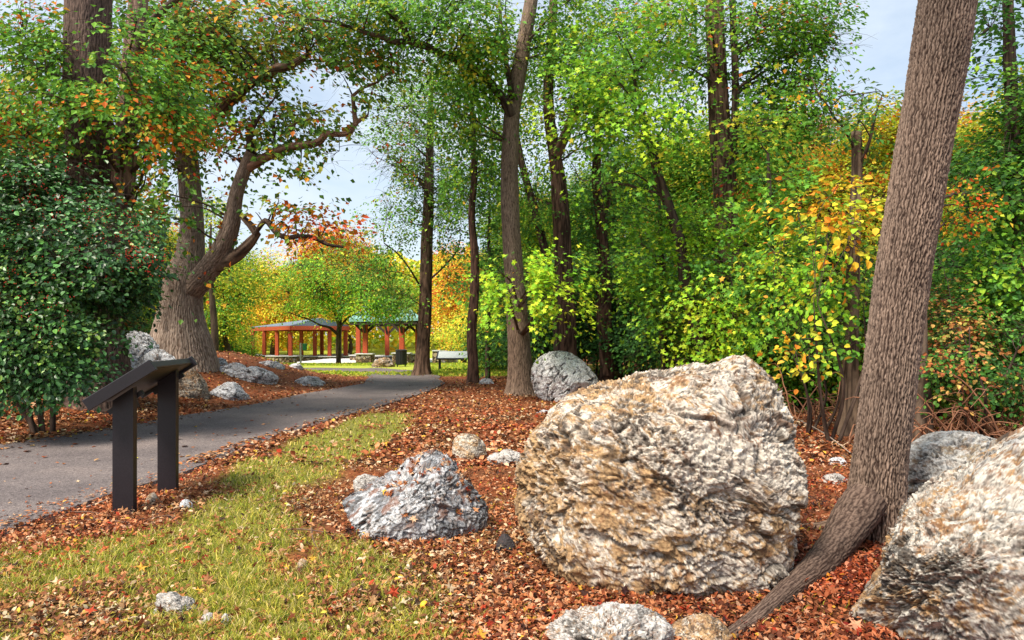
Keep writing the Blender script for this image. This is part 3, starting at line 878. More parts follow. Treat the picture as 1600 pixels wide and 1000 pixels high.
# ------------------------------------------------------------------ trunks
BARK_GREY = ((.30, .235, .20), (.085, .05, .038))
BARK_BROWN = ((.21, .14, .10), (.055, .032, .022))
BARK_DARK = ((.105, .07, .052), (.03, .018, .014))
def trunk_mesh(name, root, pts, rad, n=40, step=.12, amp=.012, fr=9.0, stretch=.16, bark=BARK_BROWN, flare=0.0, fh=.6, lobes=5, seed=0, wob=.06, mat='bark', wlo=.2, whi=.95, inv=False, rib=0):
    q = np.c_[np.asarray(pts, float), np.asarray(rad, float)]
    q = catmull(q, step)
    pts, rad = q[:, :3], np.clip(q[:, 3], .004, None)
    T, A, B = frames(pts)
    s = np.concatenate([[0], np.cumsum(np.linalg.norm(np.diff(pts, axis=0), axis=1))])
    th = np.linspace(0, 2 * np.pi, n, endpoint=False)
    TH, SS = np.meshgrid(th, s)
    RR = np.repeat(rad[:, None], n, 1)
    R0 = float(rad[0])
    q3 = np.stack([np.cos(TH).ravel() * 1.2, np.sin(TH).ravel() * 1.2, SS.ravel() / R0 * .35], 1)
    RR = RR * (1 + wob * noise3(q3, seed).reshape(RR.shape) * 1.6)
    if flare:
        fl = np.exp(-SS / fh)
        lob = .5 + .5 * np.cos(TH * lobes + 1.3 * np.sin(TH + seed) + seed)
        RR = RR * (1 + flare * fl ** 1.6 * (.35 + .65 * lob))
    # bark relief: long interlocking ridges
    cx, cy = np.cos(TH) * R0, np.sin(TH) * R0
    bq = np.stack([cx.ravel() * fr, cy.ravel() * fr, SS.ravel() * fr * stretch], 1)
    wq = np.stack([cx.ravel() * fr * .6, cy.ravel() * fr * .6, SS.ravel() * fr * .5], 1)
    wv = noise3(wq, seed + 7) * .3
    bq2 = bq + np.stack([wv * 1.2, -wv * 1.2, wv * 0], 1)
    n1 = np.abs(noise3(bq2, seed + 1)) * 2.4
    n2 = noise3(bq2 * np.array([2.3, 2.3, 5.5]), seed + 2)
    n3 = noise3(bq2 * np.array([5, 5, 9]), seed + 4)
    h = np.clip(n1, 0, .8) / .8
    if inv: h = np.clip(1 - h * 1.25, 0, 1) + .35 * np.clip(1 - 3.0 * np.abs(noise3(bq2 * np.array([1.7, 1.7, 1.5]) + 9, seed + 11)), 0, 1)
    hh = (h ** .7 + .28 * n2 + .15 * n3)
    if rib:
        th_ = TH.ravel(); sr = SS.ravel()
        c2, s2 = np.cos(th_), np.sin(th_)
        kk = rib / 42.0
        v = .5 * 42 / (2 * np.pi * R0 * 42 / rib) * .12     # ridge length scale follows the rib width
        def wv_(sd_, a_, b_):
            return noise3(np.c_[c2 * a_ * 6 * kk, s2 * a_ * 6 * kk, sr * b_ * v * 8], sd_)
        w1 = 2.2 * wv_(seed + 61, 1, 1) + .8 * wv_(seed + 63, 2.6, 2.6)
        w2 = 2.2 * wv_(seed + 62, 1, 1) + .8 * wv_(seed + 64, 2.6, 2.6)
        f1 = np.abs(np.sin(th_ * rib / 2 + w1)); f2 = np.abs(np.sin(th_ * rib / 2 + w2 + 1.3))
        hh = np.minimum(f1, f2 + .25 * (1 + wv_(seed + 65, .7, .7)))
        hh = hh ** .8 * (1 + .55 * wv_(seed + 66, 3, 7)) + .16 * n3 + .10 * n2
    fade = np.clip(rad / R0, .2, 1)[:, None]
    RR = RR + amp * (hh.reshape(RR.shape) - .6) * fade
    V = pts[:, None] + RR[..., None] * (np.cos(TH)[..., None] * A[:, None] + np.sin(TH)[..., None] * B[:, None])
    m_ = len(pts)
    i = np.arange(m_ - 1)[:, None] * n; j = np.arange(n)[None]; k = (np.arange(n)[None] + 1) % n
    f = np.stack([i + j, i + k, i + n + k, i + n + j], -1).reshape(-1, 4)
    hi, lo = np.array(bark[0]), np.array(bark[1])
    w = sm(wlo, whi, hh + .10 * noise3(bq * .35, seed + 5))[:, None]
    c = lo * (1 - w) + hi * w
    c = c * (1 + .25 * fbm(q3 * 2, 2, seed + 6))[:, None]
    c = np.clip(c, .008, .6)
    cap = np.array([list(range((m_ - 1) * n, m_ * n))])
    mesh(name, V.reshape(-1, 3), [f, cap], M[mat], root, col=c, smooth=True)
    return pts, rad

def tree(name, label, cat, base, pts, rad, group=None, sink=0.0, **k):
    """pts: (px,py,d) photo guide points placed at a real distance; base: ground point"""
    root = empty(name, tuple(base), label, cat, group)
    W_ = [np.array(base) - [0, 0, .12 + sink]] + [P(*p_) for p_ in pts]
    a, r_ = trunk_mesh('trunk', root, W_, rad, **k)
    return root, [a], [r_]

def limb(root, pts, rad, bark=BARK_BROWN, seed=0, **k):
    kk = dict(n=16, step=.15, amp=.008, fr=9, wob=.08)
    kk.update(k)
    return trunk_mesh('limb', root, [P(*p_) for p_ in pts], rad, bark=bark, seed=seed, **kk)
def anchors(*pr):
    return np.concatenate([p_[0] for p_ in pr]), np.concatenate([p_[1] for p_ in pr])

# ------------------------------------------------------------------ foreground leaning tree
b0 = np.array([2.62, 4.75, float(H(np.array([2.62]), np.array([4.75]))[0])])
root = empty('leaning_tree', tuple(b0), 'big leaning bare trunk with furrowed bark between the huge tan boulder and the right edge', 'tree')
dT = 4.75
W_ = [b0 - [0.02, 0, .25], P(1366, 848, dT), P(1369, 790, dT), P(1375, 720, dT), P(1389, 600, dT), P(1408, 450, dT), P(1428, 320, dT), P(1450, 190, dT), P(1470, 70, dT), P(1486, -40, dT), P(1515, -240, dT), P(1540, -450, dT)]
R_ = [.20, .20, .185, .172, .166, .168, .170, .172, .176, .172, .16, .15]
tp, tr = trunk_mesh('trunk', root, W_, R_, n=420, step=.010, amp=.019, fr=44, stretch=.16, rib=46, wlo=.2, whi=1.0, bark=((.245, .175, .135), (.035, .02, .015)), flare=.5, fh=.22, lobes=3, seed=3, wob=.03, mat='barkfine')
trunk_mesh('root', root, [P(1352, 780, 4.62), P(1330, 815, 4.5), P(1302, 856, 4.25), P(1268, 893, 3.92), P(1226, 928, 3.62), P(1182, 968, 3.35), P(1130, 1008, 3.12), P(1080, 1050, 2.95)],
           [.13, .125, .10, .074, .056, .046, .038, .025], n=110, step=.012, amp=.009, fr=30, stretch=.2, rib=24, wlo=.2, whi=1.05, bark=((.16, .11, .085), (.035, .02, .015)), seed=5, wob=.1, mat='barkfine')
trunk_mesh('root', root, [P(1340, 822, 4.75), P(1300, 824, 4.95), P(1262, 828, 5.05), P(1220, 822, 5.15), P(1180, 830, 5.2)], [.08, .055, .045, .032, .02], n=40, step=.02, amp=.006, fr=22, seed=6, wob=.1, mat='barkfine')
A_, AR_ = tp[-60:], tr[-60:]
crown(root, [(1560, -560, 4.6, 420, 140, 1.8), (1300, -500, 4.4, 250, 90, 1.2)], GREEN, None, 0, lsize=.1, cov=.8, seed=8, anchors=(A_, AR_), nlimb=8)

# ------------------------------------------------------------------ big spreading oak on the bank
OB = G(286, 18.0)
root, a1, r1 = tree('spreading_oak', 'massive spreading oak with a flared base and a long crooked limb on the leafy bank', 'tree', OB,
    [(282, 540, 18), (281, 505, 18), (283, 470, 18), (287, 435, 18), (296, 400, 18.1), (300, 350, 18.2), (297, 300, 18.3), (292, 240, 18.3), (282, 180, 18.2), (275, 110, 18.2), (280, 30, 18), (300, -60, 18)],
    [.92, .74, .60, .50, .47, .36, .29, .28, .27, .25, .24, .21, .15], n=300, step=.035, amp=.04, fr=5.5, stretch=.22, rib=64, wlo=.1, whi=.9, bark=((.36, .28, .23), (.11, .07, .05)), flare=.45, fh=1.1, lobes=5, sink=.75, seed=21, wob=.05, mat='bark')
L1 = limb(root, [(300, 452, 17.9), (322, 425, 17.7), (345, 392, 17.5), (360, 355, 17.3), (366, 325, 17.2), (372, 295, 17.1), (384, 262, 17.0), (394, 238, 16.9)], [.30, .29, .26, .21, .18, .165, .155, .14], bark=((.30, .22, .175), (.09, .06, .045)), seed=22, n=110, step=.03, amp=.02, rib=26, wlo=.1, whi=.9)
L2 = limb(root, [(386, 262, 17.0), (402, 253, 16.9), (430, 238, 16.8), (452, 230, 16.7), (480, 226, 16.6), (500, 221, 16.6), (510, 209, 16.5), (530, 210, 16.5), (548, 207, 16.4), (556, 192, 16.4), (575, 180, 16.3)], [.135, .12, .105, .098, .095, .09, .08, .068, .062, .055, .03], bark=((.30, .17, .12), (.10, .05, .035)), seed=23, amp=.012)
L3 = limb(root, [(340, 415, 17.6), (372, 398, 17.4), (392, 378, 17.2), (401, 366, 17.1), (392, 352, 17.1), (380, 340, 17.0), (388, 334, 17)], [.19, .15, .125, .11, .09, .08, .05], bark=BARK_BROWN, seed=24)
L4 = limb(root, [(398, 366, 17.0), (415, 345, 16.9), (430, 362, 16.8), (447, 371, 16.7), (470, 369, 16.6), (492, 372, 16.6), (512, 382, 16.5), (536, 386, 16.4)], [.05, .07, .065, .062, .055, .05, .045, .03], bark=BARK_DARK, seed=25, step=.1)
L5 = limb(root, [(288, 235, 18.2), (315, 205, 17.8), (345, 172, 17.4), (370, 146, 17.1), (396, 126, 16.8), (425, 110, 16.6), (456, 101, 16.5), (480, 85, 16.4)], [.20, .19, .17, .15, .135, .115, .09, .05], bark=((.24, .155, .115), (.07, .04, .03)), seed=26, n=24, amp=.02)
L6 = limb(root, [(278, 140, 18.2), (300, 110, 17.9), (325, 78, 17.6), (345, 45, 17.4), (370, 0, 17.2)], [.22, .19, .16, .13, .1], bark=BARK_BROWN, seed=27)
L7 = limb(root, [(556, 196, 16.4), (553, 170, 16.4), (551, 150, 16.3), (565, 138, 16.3), (590, 128, 16.2), (612, 110, 16.1)], [.06, .055, .045, .035, .028, .02], bark=((.26, .15, .10), (.08, .04, .03)), seed=28, n=10)
L8 = limb(root, [(448, 212, 16.8), (455, 200, 16.8), (462, 190, 16.7), (485, 187, 16.7), (503, 188, 16.6)], [.06, .06, .05, .035, .01], bark=((.26, .15, .10), (.08, .04, .03)), seed=29, n=10)
L9 = limb(root, [(430, 245, 16.8), (428, 180, 16.9), (440, 182, 16.8), (480, 178, 16.7), (520, 170, 16.6)], [.03, .035, .028, .02, .008], bark=BARK_DARK, seed=30, n=8)
L10 = limb(root, [(394, 242, 16.9), (390, 215, 16.9), (400, 190, 16.8), (420, 165, 16.7), (440, 140, 16.6)], [.12, .08, .055, .03, .01], bark=BARK_DARK, seed=31, n=10)
AN = anchors((a1[0][30:], r1[0][30:]), L1, L2, L3, L4, L5, L6, L7, L8, L9, L10)
crown(root, [(300, 50, 17.5, 110, 80, 2.5, 1.0), (420, 55, 17, 120, 55, 2.5, .9), (400, 175, 17, 75, 60, 1.5, .55), (520, 55, 16.5, 90, 45, 2, .8), (250, 170, 17.6, 60, 110, 1.5, .9), (470, 178, 16.6, 65, 14, .6, .8), (500, 245, 16.6, 60, 14, .6, .8), (400, 130, 16.9, 60, 30, .8, .7), (440, 215, 16.7, 60, 16, .6, .8), (540, 100, 16.4, 50, 22, .8, .7), (545, 215, 16.4, 30, 22, .8, .5), (575, 135, 16.2, 45, 40, 1, .35), (470, 275, 16.7, 48, 18, .8, .6), (340, 240, 17.3, 50, 40, 1.2, .6), (262, 320, 16.6, 42, 70, .9, .8), (300, 420, 16.5, 30, 20, .6, .3), (600, 60, 16.3, 60, 50, 1.5, .8), (220, 420, 16.6, 40, 40, 1, .5)],
      OAKG, ORANGE, .24, lsize=.15, cov=3.4, per=34, gap=-.12, seed=41, anchors=AN, tpl=T_QUAD, nlimb=64, name='crown')
crown(root, [(445, 330, 16.7, 55, 26, 1, 1), (510, 352, 16.5, 40, 20, .9, .8), (455, 355, 16.6, 50, 14, .9, .8)], OAKG, ORANGE, .56, lsize=.15, cov=1.9, per=26, gap=-.2, seed=43, anchors=anchors(L4, L2), nlimb=10)

# ------------------------------------------------------------------ twin trunk oak behind the holly
B = G(142, 12.5)
root, a, r = tree('twin_trunk_oak', 'thick dark twin trunked oak rising out of the holly at the left', 'tree', B,
    [(140, 560, 12.5), (139, 480, 12.5), (138, 400, 12.5), (137, 250, 12.5), (137, 120, 12.5), (138, 0, 12.5), (140, -140, 12.5)], [.66, .60, .50, .45, .42, .39, .37, .36], n=200, step=.035, amp=.03, fr=8, rib=48, wlo=.1, whi=.9, bark=((.15, .10, .08), (.035, .022, .018)), flare=.5, fh=.8, sink=.4, seed=51)
Lb = limb(root, [(172, 470, 12.4), (186, 380, 12.3), (192, 300, 12.3), (198, 200, 12.3), (207, 90, 12.3), (220, -30, 12.3), (235, -120, 12.3)], [.26, .24, .20, .17, .16, .15, .12], bark=((.27, .17, .125), (.07, .04, .03)), seed=52, n=44, step=.08, amp=.02)
Lc = limb(root, [(205, 120, 12.3), (222, 60, 12), (250, 20, 11.8), (300, -20, 11.6)], [.10, .08, .06, .04], bark=BARK_DARK, seed=53)
crown(root, [(40, 60, 11.6, 90, 90, 1.5, .9), (150, 110, 10.9, 110, 70, .8, .5), (255, 110, 11.2, 85, 95, 1.4, 1.0), (70, 190, 11, 110, 70, 1.2, .9), (260, 210, 11.2, 70, 70, 1.1, .8), (210, 330, 11.4, 80, 60, 1, .45), (170, 210, 10.9, 80, 50, .8, .4)],
      GREEN, ORANGE, .33, lsize=.095, cov=2.8, per=32, gap=-.06, seed=54, anchors=anchors((a[0][20:], r[0][20:]), Lb, Lc), nlimb=26)

# ------------------------------------------------------------------ holly and shrubs
def shrub(name, label, cat, base, stems, blobs, pA, pB=None, mixb=0, group=None, seed=0, stem_h=1.2, bark=BARK_DARK, nst=3, **k):
    root = empty(name, tuple(base), label, cat, group)
    r = np.random.default_rng(seed)
    an = []
    for i in range(nst):
        a_ = r.uniform(0, 6.28)
        p0 = np.array(base) + [.12 * math.cos(a_), .12 * math.sin(a_), -.05]
        tip = np.array(base) + [stem_h * .35 * math.cos(a_), stem_h * .3 * math.sin(a_), stem_h]
        mid = (p0 + tip) / 2 + r.normal(size=3) * .09 * stem_h
        an.append(trunk_mesh('stem', root, [p0, mid, tip], [.009 * stem_h + .012, .007 * stem_h + .008, .006], n=10, step=.15, amp=.004, bark=bark, seed=seed + i))
    crown(root, blobs, pA, pB, mixb, seed=seed, anchors=anchors(*an), **k)
    return root
HOLLY = [((.030, .095, .022), 5), ((.05, .15, .035), 3), ((.09, .24, .06), 1.4), ((.016, .05, .014), 3)]
HOLLYB = [((.12, .28, .05), 3), ((.07, .20, .04), 4), ((.22, .36, .06), 1.5), ((.03, .09, .02), 3)]
HB = G(70, 10.2)
root = shrub('holly_tree', 'big dark glossy holly with red berries filling the left edge above the path', 'holly', HB, None,
    [(50, 330, 10, 100, 85, 1.3), (170, 360, 9.7, 95, 60, 1.1, .9), (45, 470, 9.6, 90, 80, 1.3), (110, 520, 9.5, 62, 70, .8, .8), (60, 560, 9.6, 90, 45, 1.0), (215, 405, 9.5, 65, 35, .8, .8), (20, 400, 10, 60, 100, 1.4), (130, 440, 10, 90, 70, 1), (20, 265, 10.4, 60, 50, 1, .8), (100, 275, 10.4, 70, 40, .9, .6), (185, 450, 9.8, 45, 32, .8, .7), (110, 600, 9.2, 50, 28, .5, 1), (60, 605, 9.2, 90, 30, .5, 1), (10, 560, 9.2, 50, 60, .6, 1), (250, 415, 9.6, 40, 25, .5, .6)],
    HOLLY, HOLLYB, .42, seed=61, stem_h=3.4, nst=4, lsize=.066, cov=2.7, per=34, gap=-.1, tpl=T_FOLD, mat='holly', nlimb=30, spread=.95)
r = np.random.default_rng(62)
bb = MB()
bc = []
for q in range(900):
    bl = [(50, 340, 9.0, 90, 75), (170, 360, 8.9, 80, 45), (40, 470, 8.7, 80, 60), (215, 400, 8.9, 55, 28), (60, 300, 9.2, 80, 60)][q % 5]
    p0 = P(bl[0] + r.normal() * bl[3] * .5, bl[1] + r.normal() * bl[4] * .5, bl[2] + r.uniform(-.2, .5))
    if q % 3: p0 = bc[-1] + r.normal(size=3) * .03
    bc.append(p0)
oct_v = np.array([(1, 0, 0), (-1, 0, 0), (0, 1, 0), (0, -1, 0), (0, 0, 1), (0, 0, -1)]) * .009
oct_f = np.array([[0, 2, 4], [2, 1, 4], [1, 3, 4], [3, 0, 4], [2, 0, 5], [1, 2, 5], [3, 1, 5], [0, 3, 5]])
V = (np.array(bc)[:, None] + oct_v[None]).reshape(-1, 3)
o = mesh('berries', V, (oct_f[None] + (np.arange(len(bc)) * 6)[:, None, None]).reshape(-1, 3), flat_material('holly_berry', (.5, .03, .02), .35), root)
o['kind'] = 'stuff'

# ------------------------------------------------------------------ middle distance trees
root, a, r = tree('tall_maple', 'tall grey maple with a forked top rising beside the cracked round boulder', 'tree', G(816, 17.2),
    [(814, 595, 17.2), (811, 540, 17.2), (806, 460, 17.2), (800, 380, 17.2), (796, 300, 17.2), (797, 235, 17.2), (800, 180, 17.2), (808, 130, 17.2), (818, 70, 17.2), (830, 0, 17.2), (845, -110, 17.2)], [.40, .33, .28, .25, .235, .22, .21, .20, .19, .18, .165, .14], n=170, step=.03, amp=.017, fr=11, rib=40, wlo=.1, whi=.9, bark=((.27, .19, .14), (.06, .038, .026)), flare=.55, fh=.35, lobes=6, seed=71)
La = limb(root, [(800, 182, 17.1), (789, 160, 17), (772, 137, 16.9), (756, 120, 16.8), (735, 105, 16.5), (712, 92, 16.2), (690, 84, 15.9), (665, 72, 15.6), (640, 64, 15.4), (628, 40, 15.2), (600, 8, 15), (580, -20, 14.8)], [.13, .12, .11, .10, .09, .085, .08, .085, .08, .07, .06, .05], bark=BARK_DARK, seed=72, n=16, step=.08)
Lb = limb(root, [(640, 64, 15.4), (615, 66, 15.2), (598, 58, 15.1), (575, 52, 15), (545, 42, 14.8), (520, 34, 14.6), (480, 30, 14.5)], [.07, .065, .055, .045, .04, .03, .02], bark=BARK_DARK, seed=73, n=10, step=.1)
Lc = limb(root, [(803, 165, 17.1), (795, 120, 17), (785, 60, 17), (780, 0, 16.9)], [.09, .07, .05, .04], bark=BARK_DARK, seed=74, n=10)
MA = anchors((a[0][40:], r[0][40:]), La, Lb, Lc)
crown(root, [(700, 40, 16, 120, 60, 1.8, .9), (600, 20, 15, 90, 45, 1.3, .8), (760, 110, 16.8, 80, 60, 1.6, .7), (870, 40, 17, 80, 60, 2, .8), (740, 200, 17, 60, 60, 1.5, .5)], GREEN, YG, .25, lsize=.11, cov=3.4, per=38, gap=-.18, seed=75, anchors=MA, nlimb=26)
crown(root, [(835, 462, 15.0, 70, 48, .8, 1.1), (800, 430, 15.2, 50, 30, .7, .8), (870, 425, 15.2, 45, 40, .7, .8), (780, 480, 15.3, 36, 22, .5, .6)], LIME, GREEN, .25, lsize=.115, cov=2.2, per=36, gap=-.3, bright=1.12, seed=76, anchors=(a[0][50:120], r[0][50:120]), nlimb=8, tpl=T_STAR)

root, a, r = tree('forked_maple', 'dark maple forking into two stems directly above the cracked round boulder', 'tree', G(886, 19.5),
    [(885, 560, 19.5), (884, 480, 19.5), (880, 400, 19.5), (876, 330, 19.5), (872, 280, 19.5), (866, 235, 19.5), (858, 180, 19.5), (857, 120, 19.5), (862, 50, 19.5), (868, -60, 19.5)], [.34, .30, .27, .25, .24, .22, .17, .155, .14, .13, .1], n=50, step=.1, amp=.02, fr=9, bark=((.15, .085, .06), (.035, .02, .014)), flare=.3, fh=.4, seed=81)
La = limb(root, [(868, 245, 19.4), (882, 215, 19.3), (893, 185, 19.3), (905, 150, 19.2), (912, 110, 19.2), (925, 50, 19.1)], [.15, .14, .13, .11, .09, .07], bark=((.22, .12, .085), (.06, .03, .02)), seed=82, n=20)
crown(root, [(880, 120, 19, 70, 90, 2, .8), (930, 180, 19, 60, 70, 2, 1.1), (850, 300, 20, 50, 80, 2, .7), (980, 60, 19.5, 90, 70, 2, 1.0)], GREEN, YG, .3, lsize=.11, cov=2.1, seed=83, anchors=anchors((a[0][30:], r[0][30:]), La), nlimb=16)

root, a, r = tree('slanting_maple', 'slim dark stem slanting left between the tall grey maple and the forked one', 'tree', G(872, 21),
    [(872, 520, 21), (862, 440, 21), (850, 385, 21), (836, 330, 21), (822, 280, 21), (810, 230, 21), (800, 150, 21)], [.16, .15, .14, .13, .12, .11, .10, .07], n=24, step=.12, amp=.015, bark=BARK_DARK, seed=85)
crown(root, [(800, 200, 21.5, 60, 90, 1.5, .6), (840, 330, 21, 50, 50, 1, .5)], GREEN, YG, .2, lsize=.12, cov=2, seed=86, anchors=(a[0][20:], r[0][20:]), nlimb=8)

root, a, r = tree('double_stemmed_maple', 'pair of brown stems growing tight together right of the cracked boulder', 'tree', G(948, 20.5),
    [(948, 560, 20.5), (946, 500, 20.5), (944, 420, 20.5), (938, 340, 20.5), (932, 280, 20.5), (935, 200, 20.5), (945, 100, 20.5)], [.22, .20, .19, .18, .16, .14, .12, .08], n=32, step=.1, amp=.018, bark=((.15, .08, .055), (.04, .022, .015)), flare=.3, seed=88)
La = limb(root, [(946, 588, 20.3), (940, 540, 20.4), (936, 470, 20.5), (938, 400, 20.6), (950, 320, 20.7), (965, 240, 20.8)], [.12, .10, .095, .09, .07, .05], bark=((.2, .11, .075), (.05, .03, .02)), seed=89)
crown(root, [(950, 300, 20.5, 60, 100, 2, .7), (920, 420, 21, 50, 60, 1.5, .6), (960, 420, 20, 50, 50, 1.5, .6)], GREEN, DEEP, .4, lsize=.11, cov=2.2, seed=90, anchors=anchors((a[0][20:], r[0][20:]), La), nlimb=12)

root, a, r = tree('broad_trunk_maple', 'stout brown trunk standing behind the highest corner of the huge boulder', 'tree', G(1150, 16.5),
    [(1148, 540, 16.5), (1146, 470, 16.5), (1138, 400, 16.5), (1134, 330, 16.5), (1130, 260, 16.5), (1124, 190, 16.5), (1120, 100, 16.5), (1116, 0, 16.5), (1112, -120, 16.5)], [.44, .37, .31, .28, .275, .27, .25, .225, .21, .18], n=60, step=.09, amp=.024, fr=8, bark=((.17, .10, .07), (.04, .023, .016)), flare=.4, seed=91)
La = limb(root, [(1140, 250, 16.4), (1148, 200, 16.3), (1149, 120, 16.3), (1146, 40, 16.3), (1142, -60, 16.3)], [.12, .095, .085, .08, .06], bark=BARK_DARK, seed=92)
crown(root, [(1230, 60, 16, 85, 80, 1.7, 1.1), (1225, 170, 16, 70, 70, 1.6, 1.0), (1290, 75, 15.6, 45, 45, 1.2, .55), (1100, 60, 16, 90, 80, 2, .8), (1180, 260, 15.7, 70, 60, 1.4, .9)], GREEN, ORANGE, .15, lsize=.11, cov=3.0, per=34, gap=-.2, seed=93, anchors=anchors((a[0][30:], r[0][30:]), La), nlimb=26)
crown(root, [(1130, 450, 13.8, 85, 55, .9, 1), (1180, 400, 14.2, 60, 60, 1, .9), (1110, 370, 14.2, 70, 50, 1, .9), (1140, 520, 13.2, 60, 35, .7, .9)], LIME, GREEN, .5, lsize=.10, cov=1.5, per=40, gap=-.05, gapscale=1.3, seed=94, anchors=(a[0][30:100], r[0][30:100]), nlimb=12, tpl=T_STAR)

def understory(label, px, d, stemtop, blobs, seed, bark=BARK_DARK, pA=LIME, pB=GREEN, mb=.45, cov=1.75, lsize=.108, rad=.09, **k):
    x0, y0 = stemtop
    g = G(px, d)
    py0 = 530 + (EYE - g[2]) * F / d
    pts = [(px + (x0 - px) * t + (8 if t == .5 else 0), py0 + (y0 - py0) * t, d) for t in (.15, .35, .5, .7, .85, 1)]
    root, a, r = tree('understory_maple', label, 'tree', g, pts, [rad * 1.15, rad, rad * .95, rad * .85, rad * .7, rad * .5, rad * .3], n=16, step=.15, amp=.01, bark=bark, seed=seed)
    crown(root, blobs, pA, pB, mb, lsize=lsize, cov=cov, per=40, gap=.0, gapscale=1.3, seed=seed + 1, anchors=(a[0][6:], r[0][6:]), nlimb=16, tpl=T_STAR, **k)
    return root
understory('bright green maple whose dark stem slants up left over the middle of the huge boulder', 1118, 14.5, (990, 120),
    [(960, 110, 14, 85, 75, 1.3, .9), (1010, 190, 13.6, 85, 70, 1.2, 1), (900, 190, 14.5, 50, 60, 1, .6), (1040, 60, 14, 70, 70, 1.2, .8), (970, 270, 14.2, 60, 40, 1, .6)], 101, rad=.14)
understory('light green maple spreading low sprays over the left half of the huge boulder', 1040, 16.5, (1030, 300),
    [(1020, 420, 15.5, 75, 60, 1.1, .9), (960, 470, 16.5, 40, 45, .8, .35), (1065, 490, 15.5, 55, 40, .9, .8), (1020, 340, 16, 70, 45, 1.1, .8), (1100, 560, 14.2, 60, 14, .5, .6)], 103, mb=.45)
understory('green maple with layered leaves just right of the stout brown trunk', 1215, 13.5, (1200, 240),
    [(1210, 330, 13, 60, 60, 1, .9), (1225, 430, 12.8, 50, 60, .9, .9), (1200, 500, 12.6, 60, 40, .8, .6), (1170, 200, 13.5, 60, 50, 1, .7)], 105, pA=GREEN, pB=YG, mb=.35)
understory('thin leafed green tree between the slim curved tree and the tall grey maple', 762, 24, (765, 300),
    [(770, 330, 24, 40, 90, 1.5, .8), (760, 450, 24, 42, 60, 1.3, .7), (780, 540, 24, 28, 50, 1, 1), (700, 300, 25, 40, 80, 1.3, .5)], 107, pA=GREEN, pB=DEEP, mb=.4, lsize=.12)

root, a, r = tree('slim_curved_tree', 'slim dark curving tree by the right of the path, left of the tall grey maple', 'tree', G(738, 21.5),
    [(739, 570, 21.5), (737, 520, 21.5), (741, 460, 21.5), (742, 400, 21.5), (737, 340, 21.5), (741, 270, 21.5), (738, 180, 21.5), (740, 60, 21.5)], [.20, .17, .155, .15, .13, .11, .10, .08, .05], n=36, step=.08, amp=.013, bark=((.16, .085, .06), (.045, .025, .02)), flare=.3, fh=.3, seed=111)
crown(root, [(740, 260, 21.5, 60, 90, 2, .7), (720, 140, 21, 70, 70, 2, .6), (735, 420, 21.5, 40, 40, 1, .3)], GREEN, YG, .2, lsize=.11, cov=2.0, seed=112, anchors=(a[0][20:], r[0][20:]), nlimb=16)
root, a, r = tree('straight_path_tree', 'straight brown tree with a flared foot at the outside of the path bend', 'tree', G(660, 26.5),
    [(660, 570, 26.5), (662, 530, 26.5), (665, 460, 26.5), (667, 380, 26.5), (670, 300, 26.5), (672, 220, 26.5), (674, 110, 26.5)], [.34, .29, .26, .25, .23, .19, .14, .07], n=44, step=.08, amp=.015, bark=((.18, .11, .075), (.05, .03, .02)), flare=.75, fh=.32, seed=114)
La = limb(root, [(664, 460, 26.5), (640, 420, 26), (620, 395, 25.8), (600, 380, 25.6)], [.04, .035, .03, .02], bark=BARK_DARK, seed=115, n=8)
Lb = limb(root, [(668, 440, 26.5), (690, 420, 26.2), (712, 395, 26), (720, 370, 26)], [.04, .035, .03, .02], bark=BARK_DARK, seed=116, n=8)
crown(root, [(640, 270, 26, 65, 80, 3, .9), (640, 180, 26, 55, 60, 2.5, .7), (615, 340, 26, 50, 50, 2, .5), (690, 300, 26.5, 45, 70, 2, .6), (600, 230, 25.5, 40, 60, 1.5, .3), (590, 430, 26, 50, 40, 1.6, .6), (560, 400, 26.5, 40, 30, 1.5, .5), (630, 470, 25.5, 30, 26, 1, .8), (700, 390, 26, 35, 30, 1.5, .4), (690, 140, 26, 50, 60, 2, .6)], OAKG, GREEN, .5, lsize=.115, cov=1.8, per=30, gap=-.1, seed=117, anchors=anchors((a[0][20:], r[0][20:]), La, Lb), nlimb=30)

# the two trunks and the snag at the right
root, a, r = tree('snag', 'broken topped dead trunk with a few leafy shoots left of the leaning trunk', 'tree', G(1327, 9.9),
    [(1328, 640, 9.9), (1329, 600, 9.9), (1330, 520, 9.9), (1333, 430, 9.9), (1336, 340, 9.9), (1339, 270, 9.9), (1338, 206, 9.9)], [.16, .135, .115, .10, .09, .08, .075, .07], n=40, step=.06, amp=.012, bark=((.22, .15, .10), (.055, .035, .025)), flare=.2, seed=121)
La = limb(root, [(1339, 262, 9.9), (1352, 240, 9.8), (1360, 215, 9.7), (1366, 190, 9.7), (1372, 165, 9.6), (1380, 145, 9.6)], [.03, .025, .02, .016, .012, .008], bark=BARK_DARK, seed=122, n=8)
Lb = limb(root, [(1338, 240, 9.9), (1318, 200, 9.8), (1295, 170, 9.7), (1315, 150, 9.6), (1350, 146, 9.5), (1368, 143, 9.5)], [.02, .018, .014, .012, .01, .006], bark=BARK_DARK, seed=123, n=8)
Lc = limb(root, [(1300, 172, 9.7), (1280, 150, 9.7), (1268, 120, 9.7)], [.012, .008, .005], bark=BARK_DARK, seed=124, n=6)
crown(root, [(1378, 150, 9.6, 14, 20, .25, 1.3), (1345, 175, 9.6, 40, 20, .4, .7), (1318, 150, 9.6, 16, 10, .2, .6), (1340, 215, 9.7, 50, 30, .4, .7)], DEEP, OAKG, .5, lsize=.085, cov=1.3, per=16, gap=-.6, thin=False, seed=125, anchors=anchors(La, Lb), nlimb=6)
